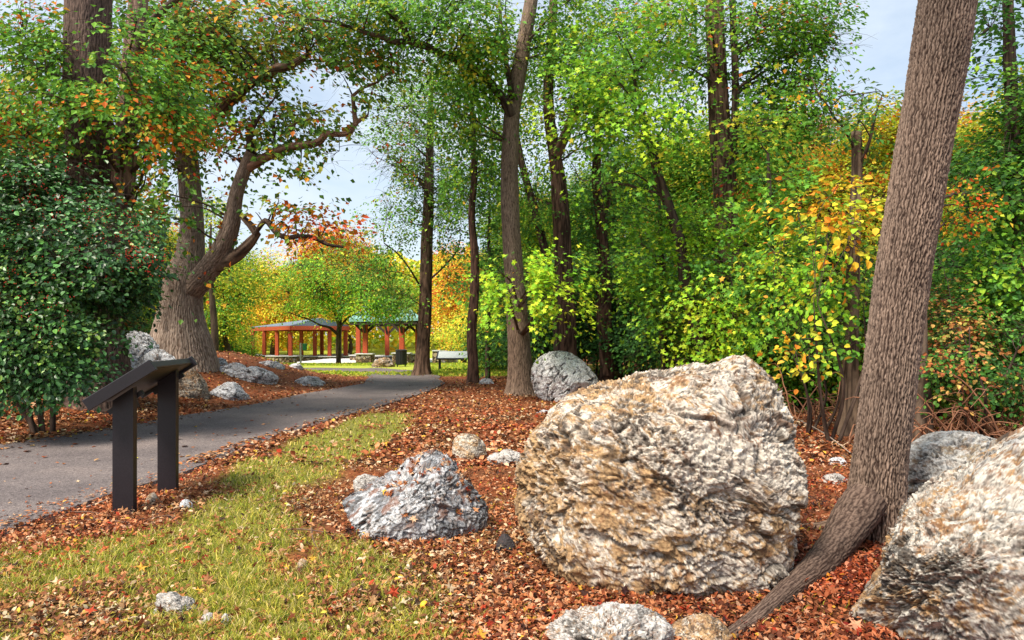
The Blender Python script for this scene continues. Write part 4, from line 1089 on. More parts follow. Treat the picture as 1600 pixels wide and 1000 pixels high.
root, a, r = tree('rear_trunk', 'upright bare trunk half hidden behind the foot of the leaning trunk', 'tree', G(1434, 9.4),
    [(1434, 660, 9.4), (1433, 600, 9.4), (1430, 520, 9.4), (1432, 420, 9.4), (1444, 300, 9.4), (1466, 100, 9.4), (1490, -60, 9.4)], [.20, .175, .16, .14, .12, .10, .08, .06], n=40, step=.07, amp=.014, bark=((.2, .14, .1), (.06, .04, .03)), flare=.3, fh=.3, seed=127)
crown(root, [(1420, -100, 9.4, 80, 50, .8, .6), (1500, 330, 10.2, 40, 60, .6, .5)], YG, ORANGE, .4, lsize=.07, cov=1.5, per=24, seed=128, anchors=(a[0][20:], r[0][20:]), nlimb=8)

# yellow sapling with large leaves
shrub('yellow_sapling', 'sapling with big golden and orange leaves hanging in front of the snag', 'sapling', G(1300, 9.4), None,
    [(1320, 300, 9.2, 55, 28, .5, 1), (1350, 345, 9.1, 36, 50, .4, .8), (1270, 330, 9.4, 40, 35, .5, .6), (1255, 560, 9.0, 34, 34, .3, .8), (1330, 395, 9.1, 36, 30, .4, .8)],
    [((.75, .38, .02), 4), ((.78, .50, .04), 2.4), ((.66, .22, .02), 3), ((.40, .46, .03), 1.2)], YG, .3, seed=131, stem_h=1.9, nst=3, lsize=.095, cov=1.25, per=20, gap=-.5, tpl=T_FOLD, nlimb=9, spread=1.1)
shrub('green_sapling', 'leafy light green sapling between the huge boulder and the snag', 'sapling', G(1270, 10.2), None,
    [(1270, 450, 9.9, 55, 50, .6, 1), (1320, 470, 10, 40, 50, .6, .8), (1290, 540, 9.9, 55, 40, .6, .7), (1220, 400, 10.5, 40, 50, .6, .7), (1370, 500, 10.3, 40, 60, .5, .8), (1380, 390, 10.3, 36, 50, .5, .7)],
    GREEN, LIME, .45, seed=133, stem_h=1.3, nst=4, lsize=.08, cov=1.15, per=26, gap=-.4, tpl=T_FOLD, nlimb=14)

# dark evergreen growth at the right edge
root, a, r = tree('dark_leafy_tree', 'tall dark green leafy tree filling the right edge behind the near boulder', 'tree', G(1590, 11.5),
    [(1590, 560, 11.5), (1588, 450, 11.5), (1585, 300, 11.5), (1580, 150, 11.5), (1575, 0, 11.5), (1575, -100, 11.5)], [.16, .14, .13, .12, .1, .08, .05], n=24, step=.12, amp=.012, bark=BARK_DARK, seed=141)
crown(root, [(1560, 60, 11.3, 60, 90, 1, .42), (1585, 190, 11.3, 60, 80, 1, .5), (1570, 310, 11, 75, 60, 1, 1), (1560, 420, 10.8, 75, 60, .9, 1), (1600, 500, 10.8, 70, 60, .9, 1), (1640, 250, 11.5, 60, 200, 1, .8), (1510, 260, 11.6, 40, 60, .8, .5)],
      DEEP, GREEN, .5, lsize=.085, cov=2.5, per=34, gap=-.2, seed=142, anchors=(a[0][8:], r[0][8:]), nlimb=26, tpl=T_FOLD)
shrub('brushy_shrub', 'tangled green and russet shrub low at the right edge above the boulders', 'shrub', G(1530, 9.3), None,
    [(1500, 580, 9.2, 60, 45, .5, 1), (1570, 600, 9.0, 60, 40, .5, 1), (1470, 520, 9.8, 40, 60, .6, .9), (1540, 520, 9.6, 60, 40, .6, .9), (1620, 620, 9, 50, 40, .5, 1), (1460, 440, 10.4, 40, 60, .6, .8)],
    DEEP, RUST, .36, seed=145, stem_h=1.6, nst=5, lsize=.06, cov=1.5, per=28, gap=-.2, tpl=T_FOLD, nlimb=16)

# ------------------------------------------------------------------ information panel by the path
DARKM = flat_material('dark_bronze_paint', (.013, .010, .014), .42, .45, nscale=90, var=.35, bstr=.12)
PANM = flat_material('panel_back', (.012, .011, .014), .5, .4, nscale=60, var=.3)
z0 = float(H(np.array([-3.1]), np.array([5.42]))[0])
z1 = float(H(np.array([-3.1]), np.array([6.15]))[0])
root = empty('information_panel', (-3.09, 5.75, z0), 'dark low information panel on two flat posts seen from behind beside the path', 'information panel')
sl = math.radians(33)
ax_s = np.array([math.cos(sl), 0.07 * math.cos(sl), math.sin(sl)]); ax_s /= np.linalg.norm(ax_s)      # up the slope (towards +x)
ax_l = unit(np.array([-.175, 1.0, 0]))                                                   # along the panel
ax_s = unit(ax_s - ax_l * ax_s.dot(ax_l))
ax_n = np.cross(ax_s, ax_l)
lo = P(148, 629, 5.28)                                                          # near low corner, frame middle
hi = P(228, 574, 5.28)
cen0 = (lo + hi) / 2
half = np.linalg.norm(hi - lo) / 2 + .02
LEN = 1.12
for nm, off in (('end_cap', 0.0), ('end_cap', LEN)):
    MB().box(cen0 + ax_l * off + ax_s * .0, (2 * half + .05, .05, .095), ax=[ax_s, ax_l, ax_n], ch=.004).build(nm, DARKM, root)
mid = cen0 + ax_l * LEN / 2
MB().box(mid - ax_n * .008, (2 * half - .02, LEN - .052, .022), ax=[ax_s, ax_l, ax_n]).build('panel_plate', PANM, root)
MB().box(mid + ax_s * (half - .012) + ax_n * .012, (.035, LEN - .054, .055), ax=[ax_s, ax_l, ax_n], ch=.003).build('top_rail', DARKM, root)
MB().box(mid - ax_s * (half - .012) + ax_n * .012, (.035, LEN - .054, .055), ax=[ax_s, ax_l, ax_n], ch=.003).build('bottom_rail', DARKM, root)
for (yy_, zz, tt) in ((5.44, z0, 0), (6.17, z1, .73)):
    pc = np.array([-3.085 - (yy_ - 5.44) * .03, yy_, 0])
    # post top meets the sloping underside
    w, th_ = .165, .055
    def under(x, y):
        p0 = cen0 - ax_n * (.049 if tt == 0 else .02)
        return p0[2] - (ax_n[0] * (x - p0[0]) + ax_n[1] * (y - p0[1])) / ax_n[2]
    V = []
    for sx, sy in ((-1, -1), (1, -1), (1, 1), (-1, 1)):
        x = pc[0] + sx * w / 2; y = pc[1] + sy * th_ / 2
        V.append((x, y, zz - .12))
    for sx, sy in ((-1, -1), (1, -1), (1, 1), (-1, 1)):
        x = pc[0] + sx * w / 2; y = pc[1] + sy * th_ / 2
        V.append((x, y, under(x, y) - .001))
    mesh('post', np.array(V), np.array([[0, 3, 2, 1], [4, 5, 6, 7], [0, 1, 5, 4], [1, 2, 6, 5], [2, 3, 7, 6], [3, 0, 4, 7]]), DARKM, root)
    V = pc + np.array([0, .05, 0]); V[2] = under(V[0] - .08, V[1]) - .02
    MB().box(V - ax_s * .02, (.30, .035, .04), ax=[ax_s, ax_l, ax_n]).build('bracket', DARKM, root)
SCREW = flat_material('screw_steel', (.5, .5, .5), .3, .5, 1)
for k in range(3):
    c_ = mid + ax_l * (k - 1) * .3 + ax_s * (half - .012) + ax_n * .04
    MB().tube([c_, c_ + ax_n * .006], [.008, .007], 8).build('screw', SCREW, root)

# second panel far right of the path
RUSTM = flat_material('red_brown_wood', (.42, .075, .03), .6, .3, nscale=12, var=.3)
STM = None
g = G(712, 30)
root = empty('information_panel', tuple(g), 'distant low information panel with a pale face on dark legs beyond the path bend', 'information panel')
for dx in (-.7, .7):
    MB().box(g + [dx, 0, .30], (.10, .12, .72), ch=.01).build('post', DARKM, root)
MB().box(g + [0, 0, .70], (1.65, .75, .05), ax=[[1, 0, 0], [0, .9, .436], [0, -.436, .9]]).build('frame', DARKM, root)
MB().box(g + [0, -.01, .727], (1.52, .64, .012), ax=[[1, 0, 0], [0, .9, .436], [0, -.436, .9]]).build('panel_face', flat_material('panel_face', (.42, .46, .44), .4), root)

# ------------------------------------------------------------------ litter bin, box on a post
g = G(627, 34.5)
BLK = flat_material('black_bin_steel', (.015, .015, .018), .5, .4)
root = empty('litter_bin', tuple(g), 'black round litter bin at the grass edge just left of the straight path tree', 'litter bin')
mb = MB()
for k in range(22):
    a_ = 2 * math.pi * k / 22
    mb.box(g + [.27 * math.cos(a_), .27 * math.sin(a_), .47], (.022, .058, .68), rz=a_)
mb.build('slats', BLK, root)
th_ = np.linspace(0, 2 * math.pi, 25)
mb = MB(); mb.tube([g + [0, 0, .10], g + [0, 0, .11], g + [0, 0, .78]], [.2, .245, .25], 20); mb.build('liner', BLK, root)
mb = MB(); mb.tube([g + [0, 0, .80], g + [0, 0, .845], g + [0, 0, .875]], [.30, .30, .20], 24); mb.build('rim', BLK, root)
for sx in (-1, 1):
    MB().box(g + [.2 * sx, 0, .04], (.035, .2, .18)).build('leg', BLK, root)

g = G(472, 40)
root = empty('post_box', tuple(g), 'thin grey post carrying a small green box in front of the long open shelter', 'sign post')
MB().box(g + [-.08, 0, .62], (.09, .07, 1.34), ch=.01).build('post', flat_material('grey_post', (.3, .3, .28), .7), root)
MB().box(g + [.16, -.02, 1.05], (.24, .18, .42), ch=.03).build('box', flat_material('green_box', (.02, .15, .06), .5), root)

# ------------------------------------------------------------------ open shelters
m, n, l, b = new_mat('fieldstone')
c_ = n.new('ShaderNodeTexCoord')
vo = n.new('ShaderNodeTexVoronoi'); vo.feature = 'DISTANCE_TO_EDGE'; vo.inputs['Scale'].default_value = 4.2
v2 = n.new('ShaderNodeTexVoronoi'); v2.inputs['Scale'].default_value = 4.2
l.new(c_.outputs['Object'], vo.inputs[0]); l.new(c_.outputs['Object'], v2.inputs[0])
sc_ = n.new('ShaderNodeSeparateColor'); l.new(v2.outputs['Color'], sc_.inputs[0])
st = ramp(n, l, sc_.outputs[0], [(.1, (.10, .065, .04)), (.4, (.30, .19, .10)), (.7, (.46, .36, .25)), (.95, (.22, .20, .19))])
ed = ramp(n, l, vo.outputs[0], [(.02, (.06, .05, .04)), (.08, (1, 1, 1))])
l.new(mixrgb(n, l, 1, st.outputs[0], ed.outputs[0], 'MULTIPLY'), b.inputs['Base Color'])
bump(n, l, b, ed.outputs[0], .8, .04)
b.inputs['Roughness'].default_value = .9
STONE = m
CAPM = flat_material('stone_cap', (.50, .50, .50), .8)
TEAL = flat_material('teal_metal_roof', (.16, .32, .29), .35, .5, nscale=3, var=.12)
CONC = flat_material('pale_concrete', (.62, .62, .64), .8)
DKW = flat_material('dark_timber', (.045, .03, .025), .7)

def pier(root, g, w=1.25, h=.75):
    r_ = np.random.default_rng(int(abs(g[0] * 100)))
    o = MB().box(g + [0, 0, h / 2 - .1], (w, w, h + .2), ch=.06).build('stone_pier', STONE, root)
    MB().box(g + [0, 0, h + .043], (w + .12, w + .12, .085), ch=.02).build('pier_cap', CAPM, root)
    return h + .085

# the long open shelter (left)
gc = G(455, 60)
root = empty('long_shelter', tuple(gc), 'long low open shelter with red posts on stone piers left of the small maple', 'shelter')
corners = {}
lz = float(gc[2])
cols = [(395, 67), (413, 64.5), (433, 62), (454, 59.5), (471, 62.5), (492, 61), (503, 66), (515, 60.3), (452, 66), (531, 68)]
topz = lz + 3.05
for px, d in cols:
    g = G(px, d)
    h = pier(root, g, 1.5, .72)
    MB().box([g[0], g[1], (g[2] + h + topz) / 2], (.31, .31, topz - g[2] - h), ch=.03).build('column', RUSTM, root)
A_, B_, C_, D_ = [np.array([*G(px, d)[:2], topz + .18]) for px, d in ((390, 68), (455, 58.6), (545, 60.5), (535, 72))]
for p_, q_ in ((A_, B_), (B_, C_), (C_, D_), (D_, A_)):
    MB().beam(p_, q_, .22, .34).build('beam', RUSTM, root)
up = np.array([0, 0, .22])
ridge1 = (A_ + B_) / 2 * .25 + (C_ + D_) / 2 * .0 + (A_ + D_) / 2 * .75
E1 = (A_ + D_) / 2 + [0, 0, .9]; E2 = (B_ + C_) / 2 + [0, 0, .9]
Vr = np.array([A_ + up, B_ + up, C_ + up, D_ + up, E1, E2, A_ + up * .3, B_ + up * .3, C_ + up * .3, D_ + up * .3])
mesh('roof', Vr, [np.array([[0, 1, 5, 4], [3, 4, 5, 2], [0, 6, 7, 1], [1, 7, 8, 2], [2, 8, 9, 3], [3, 9, 6, 0], [6, 9, 8, 7]]), np.array([[1, 2, 5], [0, 4, 3]])], flat_material('blue_grey_roof', (.14, .20, .27), .45), root)

# the tall pavilion (right)
gc = G(615, 50)
root = empty('pavilion', tuple(gc), 'tall pavilion with a teal metal hip roof half hidden behind the straight path tree', 'pavilion')
lz = float(gc[2]); ez = EYE + (530 - 500) * 48 / F
cols = [(628, 46.5), (653, 48.5), (605, 57), (571, 49), (560, 54), (540, 62)]
for px, d in cols:
    g = G(px, d)
    h = pier(root, g, 1.15 if px != 605 else 2.6, .72)
    MB().box([g[0], g[1], (g[2] + h + ez) / 2], (.34, .34, ez - g[2] - h), ch=.03).build('column', RUSTM, root)
    if px in (628, 653, 605, 571):
        t_ = np.array([g[0], g[1], ez - .95])
        for sx, sy in ((-1, 0), (1, 0), (0, -1)):
            MB().beam(t_, t_ + [sx * .95, sy * .95, .9], .14, .18).build('brace', DKW, root)
x0, x1 = G(552, 49)[0], G(655, 46)[0]
y0_, y1_ = 45.5, 56
rect = [np.array([x0, y0_ + 3.0, ez]), np.array([x1, y0_, ez]), np.array([x1 - .9, y1_ - 3, ez]), np.array([x0 - .4, y1_, ez])]
for i in range(4):
    MB().beam(rect[i] + [0, 0, -.17], rect[(i + 1) % 4] + [0, 0, -.17], .25, .3).build('beam', DKW, root)
cx = sum(rect) / 4
ov = [cx + (p_ - cx) * 1.07 for p_ in rect]
pk = cx + [-.4, 0, 2.3]
roofV = np.array([p_ + [0, 0, .05] for p_ in ov] + [pk] + [p_ + [0, 0, -.12] for p_ in ov])
rf = mesh('roof', roofV, [np.array([[0, 1, 4], [1, 2, 4], [2, 3, 4], [3, 0, 4]]), np.array([[0, 5, 6, 1], [1, 6, 7, 2], [2, 7, 8, 3], [3, 8, 5, 0], [5, 8, 7, 6]])], TEAL, root)
seams = MB()
for i in range(4):
    p_, q_ = ov[i] + np.array([0, 0, .07]), ov[(i + 1) % 4] + np.array([0, 0, .07])
    for t_ in np.linspace(.03, .97, 22):
        e_ = p_ * (1 - t_) + q_ * t_
        k_ = min(t_, 1 - t_) * 2
        up_ = (pk + [0, 0, .02] - (p_ + q_) / 2) * k_
        seams.beam(e_, e_ + up_, .05, .07)
so_ = seams.build('roof_seams', flat_material('pale_seam', (.30, .52, .48), .4), root)
g = G(590, 50)
MB().box([G(600, 54)[0], 54, lz + .10], (11, 9, .24), ch=.03).build('slab', CONC, root)
# low stone walls beside the pavilion
for i, (pa_, pb_, d1, d2) in enumerate([((676), (689), 45, 45), ((690), (706), 46, 50)]):
    a_, b_ = G(pa_, d1), G(pb_, d2)
    root = empty('stone_wall', tuple((a_ + b_) / 2), ['dark squat stone wall right behind the foot of the straight path tree', 'low stone wall behind the distant information panel'][i], 'stone wall')
    MB().beam(a_ + [0, 0, .25], b_ + [0, 0, .25], .6, 1.2, ch=.05).build('wall', STONE, root)
    MB().beam(a_ + [0, 0, .9], b_ + [0, 0, .9], .7, .09, ch=.02).build('coping', CAPM, root)
ribbon('paving', np.array([(-6.5, 38.2), (-4, 38.4), (-1.5, 38.0), (2, 37.2)]), np.array([(-6.5, 39.6), (-4, 39.8), (-1.5, 39.5), (2, 38.6)]), CONC, lift=-.03, step=.5, edge=.02)

# ------------------------------------------------------------------ small maple and the autumn trees beyond the lawn
root, a, r = tree('small_maple', 'small spreading yellow green maple on the lawn in front of the long shelter', 'tree', G(529, 40.5),
    [(529, 565, 40.5), (529, 545, 40.5), (529, 522, 40.5), (532, 495, 40.5), (536, 465, 40.5), (540, 430, 40.5), (545, 395, 40.5)], [.17, .15, .14, .13, .10, .08, .06, .03], n=16, step=.15, amp=.008, bark=BARK_DARK, flare=.3, fh=.2, seed=151)
lims = [limb(root, [(529, 524, 40.5), (515, 512, 40.2), (500, 508, 40), (485, 500, 39.8), (470, 495, 39.5), (450, 488, 39.2)], [.09, .08, .06, .05, .035, .02], bark=BARK_DARK, seed=152, n=8),
        limb(root, [(529, 515, 40.5), (540, 500, 40.3), (552, 492, 40.1), (570, 491, 39.9), (595, 492, 39.6), (615, 495, 39.4)], [.07, .06, .05, .04, .03, .02], bark=BARK_DARK, seed=153, n=8),
        limb(root, [(529, 508, 40.5), (520, 480, 40.3), (512, 455, 40.1), (500, 430, 40)], [.07, .06, .045, .03], bark=BARK_DARK, seed=154, n=8),
        limb(root, [(532, 500, 40.5), (545, 460, 40.5), (565, 430, 40.5), (585, 410, 40.5)], [.06, .05, .04, .03], bark=BARK_DARK, seed=155, n=8)]
crown(root, [(535, 430, 40, 85, 42, 3, .8), (480, 470, 39.5, 55, 26, 2, .6), (590, 470, 39.5, 55, 26, 2, .6), (535, 480, 39.5, 70, 16, 2, .5), (600, 460, 38, 52, 34, 2, 1.5), (470, 430, 39.5, 40, 36, 2, .6)], GREEN, LIME, .45, lsize=.15, cov=2.1, per=30, gap=-.2, seed=156, anchors=anchors((a[0][20:], r[0][20:]), *lims), nlimb=22, twigR=.012)

def far_tree(label, px, d, blobs, pA, pB, mb, seed, rad=.25, lsize=.22, cov=2.6, name='autumn_tree', group=None, **k):
    g = G(px, d)
    top = min(b_[1] for b_ in blobs)
    py0 = 530 + (EYE - g[2]) * F / d
    pts = [(px + math.sin(seed + t * 5) * 4, py0 + (top - py0) * t, d) for t in (.1, .3, .5, .7, .95)]
    root, a, r = tree(name, label, 'tree', g, pts, [rad * 1.2, rad, rad * .9, rad * .7, rad * .5, rad * .15], n=12, step=.5, amp=.015, fr=4, bark=BARK_DARK, seed=seed, group=group)
    crown(root, blobs, pA, pB, mb, lsize=lsize, cov=cov, per=30, gap=-.25, seed=seed + 1, anchors=(a[0][3:], r[0][3:]), nlimb=12, twigR=.012, **k)
    return root
far_tree('orange topped tree behind the small maple, under the red oak branch', 533, 58, [(530, 375, 58, 42, 26, 3), (500, 395, 58, 45, 30, 3), (560, 395, 58, 28, 22, 2.5)], ORANGE, YELLOW, .35, 161, lsize=.22)
far_tree('golden yellow tree behind the left end of the long shelter', 425, 74, [(430, 440, 74, 42, 50, 4), (455, 500, 74, 50, 40, 4), (410, 500, 74, 40, 40, 4)], YELLOW, ORANGE, .3, 163, lsize=.26)
far_tree('yellow and orange tree between the two shelters', 545, 80, [(520, 450, 80, 40, 50, 4), (560, 480, 80, 40, 50, 4)], YELLOW, ORANGE, .3, 165, lsize=.28)
far_tree('orange yellow tree right of the straight path tree', 712, 62, [(712, 420, 62, 36, 46, 4), (700, 480, 62, 36, 40, 4), (740, 460, 62, 30, 50, 4)], YELLOW, ORANGE, .5, 167, lsize=.22)
far_tree('green yellow tree low behind the distant information panel', 725, 56, [(720, 520, 55, 40, 28, 3), (760, 500, 56, 40, 40, 3)], YELLOW, YG, .5, 169, lsize=.2)
far_tree('yellow green tree directly right of the big oak trunk', 352, 52, [(355, 440, 52, 40, 50, 3), (345, 500, 52, 40, 40, 3), (390, 430, 54, 32, 40, 3)], YG, GREEN, .45, 171, lsize=.2)
far_tree('green tree behind the left end of the long shelter roof, darker than its neighbours', 388, 80, [(395, 490, 80, 45, 40, 3), (372, 540, 78, 34, 20, 3)], YG, YELLOW, .45, 173, lsize=.22)
far_tree('leafy yellowish tree seen between the holly and the big oak', 228, 40, [(225, 420, 40, 45, 60, 3), (230, 500, 40, 45, 40, 3), (200, 340, 40, 40, 50, 3)], YG, OAKG, .45, 175, lsize=.18)
far_tree('tall thin tree between the big oak trunk and the long shelter', 332, 36, [(330, 330, 36, 45, 40, 3, .5), (340, 410, 36, 40, 40, 3, .5)], GREEN, YG, .5, 177, lsize=.16, rad=.2)

# woodland behind: a few trees built once, copied with their parts
def proto(label, pA, pB, mb, seed, hgt=13, name='woodland_tree', lsize=.17):
    # built at the origin
    root = empty(name, (0, 0, 0), label, 'tree', 'trees of the wood beyond the clearing')
    r_ = np.random.default_rng(seed)
    pts = [np.array([0, 0, -.3])] + [np.array([math.sin(seed + t * 4) * .3, math.cos(seed * 2 + t * 3) * .3, hgt * t]) for t in (.15, .35, .55, .75, .95)]
    a = trunk_mesh('trunk', root, pts, [.26, .22, .19, .16, .11, .04], n=14, step=.3, amp=.02, fr=5, bark=BARK_DARK, seed=seed, flare=.3)
    bl = []
    for k in range(9):
        z = hgt * r_.uniform(.25, 1.0)
        rr = hgt * .17 * (1.25 - abs(z / hgt - .6))
        aa = r_.uniform(0, 6.28)
        off = rr * r_.uniform(.2, .8)
        # convert to the blob convention at a nominal distance 30
        x, y = off * math.cos(aa), off * math.sin(aa)
        bl.append((x, y, z, rr * r_.uniform(.7, 1.1), hgt * .11))
    crown_raw(root, bl, pA, pB, mb, lsize, seed, a)
    return root
def crown_raw(root, bl, pA, pB, mb, lsize, seed, a):
    """same crown builder with blobs given in metres"""
    D = 30.0
    out = []
    for (x, y, z, rx, rz) in bl:   # metres
        out.append((x / (D + y) * F + 800, 530 - (z - EYE) / (D + y) * F, D + y, rx / D * F, rz / D * F, rx, 1.0))
    # shift so that blob depth equals y : build at D then move
    root.location = (0, 0, 0)
    before = set(COL.objects)
    A_ = (a[0] + np.array([0, D, 0]), a[1])
    crown(root, out, pA, pB, mb, lsize=lsize, cov=1.9, per=34, gap=-.15, seed=seed + 1, anchors=A_, nlimb=14, twigR=.012, thin=False)
    for o in set(COL.objects) - before:
        co = np.empty(len(o.data.vertices) * 3, dtype=np.float32)
        o.data.vertices.foreach_get('co', co)
        co = co.reshape(-1, 3); co[:, 1] -= D
        o.data.vertices.foreach_set('co', co.ravel())
def place(root, first, loc, s, rz, label=None):
    if first:
        o = root
    else:
        o = root.copy(); COL.objects.link(o)
        for ch in PARTS[root.name]:
            c = ch.copy(); COL.objects.link(c); c.parent = o
    o.location = loc; o.scale = (s[0], s[0], s[1]); o.rotation_euler = (0, 0, rz)
    if label: o['label'] = label
    return o
PARTS = {}
protos = [proto('green leafed woodland tree standing behind the front row of trunks', GREEN, YG, .35, 201),
          proto('yellowing woodland tree standing behind the front row of trunks', YG, ORANGE, .3, 211),
          proto('dark green woodland tree standing behind the front row of trunks', DEEP, GREEN, .4, 221),
          proto('russet and gold woodland tree standing behind the front row of trunks', RUST, YELLOW, .5, 231, lsize=.15)]
for p_ in protos: PARTS[p_.name] = list(p_.children)
r = np.random.default_rng(300)
spots = [  # px, distance, top row, kind
    (790, 42, 340, 0), (830, 34, 310, 0), (860, 46, 340, 1), (905, 32, 290, 0), (925, 44, 310, 3), (965, 30, 260, 2), (1000, 38, 250, 0), (1040, 28, 240, 2),
    (1075, 42, 250, 3), (1090, 27, 210, 0), (1135, 34, 210, 1), (1170, 25, 200, 0), (1195, 40, 210, 3), (1220, 27, 235, 3), (1250, 22, 245, 1), (1285, 33, 200, 3),
    (1310, 24, 260, 3), (1345, 30, 215, 1), (1380, 26, 200, 3), (1420, 22, 175, 1), (1455, 32, 190, 3), (1490, 25, 215, 1), (1530, 22, 230, 2), (1560, 30, 190, 3), (1600, 19, 230, 2), (1640, 26, 160, 0), (1690, 20, 120, 1), (1750, 24, 100, 2),
    (180, 30, 300, 2), (120, 24, 260, 0), (60, 22, 200, 2), (0, 25, 160, 0), (-60, 22, 120, 2), (255, 50, 360, 1), (300, 60, 400, 0), (-140, 24, 100, 0), (750, 75, 400, 1)]
used = set()
for px, d, top, k in spots:
    g = G(px, d)
    h_ = EYE + (530 - top) * d / F - g[2]
    s = h_ / 13.0
    w_ = max(.55, min(1.3, s * 1.1))
    place(protos[k], k not in used, g, (w_, s), r.uniform(0, 6.28)); used.add(k)

# understorey shrubs of the wood, copied too
def shrub_proto(label, pA, pB, mb, seed, lsize=.085):
    root = empty('woodland_shrub', (0, 0, 0), label, 'shrub', 'shrubs of the wood edge')
    r_ = np.random.default_rng(seed)
    a = trunk_mesh('stem', root, [np.array([0, 0, -.1]), np.array([.1, 0, .7]), np.array([.05, .1, 1.5])], [.035, .028, .015], n=8, step=.2, amp=.004, bark=BARK_DARK, seed=seed)
    bl = [(r_.uniform(-.8, .8), r_.uniform(-.7, .7), r_.uniform(.3, 2.0), .75, .5) for _ in range(7)]
    crown_raw(root, bl, pA, pB, mb, lsize, seed, a)
    return root
sp_ = [shrub_proto('dense dark shrub at the shaded edge of the wood', DEEP, HOLLY, .4, 241),
       shrub_proto('light green shrub at the edge of the wood', GREEN, YG, .35, 251),
       shrub_proto('russet twiggy shrub at the edge of the wood', RUST, DEEP, .5, 261, .07)]
for p_ in sp_: PARTS[p_.name] = list(p_.children)
ss = [(860, 23, 0, 1.3), (905, 24, 0, 1.4), (930, 23, 0, 1.2), (985, 22, 0, 1.4), (1030, 21, 0, 1.3), (1070, 19, 0, 1.2), (1110, 17, 1, 1.1), (1000, 25, 0, 1.8), (1060, 26, 0, 2.0), (900, 28, 0, 2.0), (950, 27, 0, 1.9), (840, 27, 0, 1.4), (1130, 22, 0, 1.8),
      (1190, 14.5, 1, 1.1), (1230, 13.5, 0, 1.0), (1265, 14.5, 1, 1.0), (1300, 14, 2, .9), (1350, 13.5, 0, 1.1), (1385, 13.5, 2, .9), (1290, 18, 0, 1.6), (1340, 17.5, 1, 1.6), (1200, 19, 0, 1.7), (1240, 20, 1, 1.9), (1390, 18, 2, 1.6),
      (1450, 13, 1, 1.1), (1490, 12.5, 2, 1.0), (1530, 12.8, 0, 1.2), (1580, 12.5, 2, 1.1), (1620, 12, 0, 1.2), (1480, 16, 0, 1.6), (1550, 16, 2, 1.7), (1600, 15, 0, 1.6),
      (760, 31, 0, .9), (785, 30, 1, 1.0), (10, 13.5, 0, 1.2), (70, 14.5, 1, 1.2), (-60, 13, 0, 1.3), (225, 27, 1, 1.2), (190, 25, 2, 1.0), (345, 55, 1, 1.4), (375, 62, 1, 1.3), (300, 50, 0, 1.2)]
used = set()
for px, d, k, s in ss:
    place(sp_[k], k not in used, G(px, d), (s, s), r.uniform(0, 6.28)); used.add(k)

# far wood closing the view
def far_mass():
    r_ = np.random.default_rng(400)
    n_ = 52000
    px = r_.uniform(-200, 1850, n_)
    d = r_.uniform(85, 110, n_)
    top = 400 + 30 * noise3(np.c_[px / 45, d * 0, d * 0], 9) + 20 * noise3(np.c_[px / 14, d * 0, d * 0], 19)
    top = np.where(px > 780, top - 90, top)
    top = np.where((px > 380) & (px < 470), top + 25, top)
    z = r_.random(n_) ** .8
    x = (px - 800) / F * d
    hz = H(x, d)
    zt = EYE + (530 - top) * d / F
    C = np.c_[x, d, hz + (zt - hz) * z]
    N = r_.normal(size=(n_, 3)) * .7 + np.array([0, -.6, .6])
    cm = fbm(np.c_[x * .12, d * .12, C[:, 2] * .15], 3, 7)
    c = np.where((cm > .02)[:, None], pick(YELLOW, n_, r_), pick(YG, n_, r_))
    c = np.where(((px > 760) & (r_.random(n_) < .8))[:, None], pick(GREEN, n_, r_), c)
    c = np.where(((px < 330) & (r_.random(n_) < .6))[:, None], pick(OAKG, n_, r_), c)
    o = leaves('far_wood', C, N, r_.uniform(.5, 1.0, n_), np.clip(c * 1.15, 0, .8), M['leaf'], None, T_FOLD, 5)
    tag(o, 'far off wood of yellow and green trees closing the view beyond the shelters', 'wood', kind='stuff')
far_mass()

# ------------------------------------------------------------------ leaf litter, grass, sticks
def scatter(n, dmin, dmax, seed, pxr=(-60, 1660), power=1.0):
    r_ = np.random.default_rng(seed)
    u = r_.random(n)
    # density in the picture falls slowly with distance
    inv = (1 / dmin) * (1 - u) + (1 / dmax) * u
    d = 1 / inv
    px = r_.uniform(*pxr, n)
    x = (px - 800) / F * d
    return x, d, r_
def litter(n, dmin, dmax, seed, s0, s1, tpl, pal, gk=.84):
    x, y, r_ = scatter(n, dmin, dmax, seed)
    z = H(x, y)
    path = (x > inner_x(y) + .05) & (x < outer_x(y) - .05) & (y < 32)
    path |= (y > 30) & (x < -3) & (y < 37)
    gn_, gf_ = grass_mask(x, y)
    keep = (~path & (r_.random(n) > gf_ * .97) & (r_.random(n) > gn_ * gk)) | (path & (r_.random(n) < .008 + .28 * sm(.45, .05, np.minimum(x - inner_x(y), outer_x(y) - x))))
    bare = fbm(np.c_[x * 1.1, y * 1.1, x * 0], 3, 33)
    keep &= path | (r_.random(n) < np.clip(.75 + bare * 1.1, .15, 1))
    x, y, z, path = x[keep], y[keep], z[keep], path[keep]
    n2 = len(x)
    z = z + np.where(path, .05, .012 + r_.random(n2) * .025)
    C = np.c_[x, y, z]
    N = np.array([0, 0, 1.0]) + r_.normal(size=(n2, 3)) * np.where(path, .12, .42)[:, None]
    N[:, 2] = np.abs(N[:, 2])
    c = pick(pal, n2, r_) * r_.uniform(.6, 1.35, n2)[:, None]
    hue = fbm(np.c_[x * .8, y * .8, x * 0], 2, 44)[:, None]
    c = c * (1 + np.array([.1, -.12, -.15]) * hue * 2)
    warm_ = sm(-.2, 1.2, x)[:, None] * sm(9, 5, y)[:, None]
    c = c * (1 - warm_ * np.array([.22, .42, .45]))
    return C, N, r_.uniform(s0, s1, n2), np.clip(c, .01, .75)
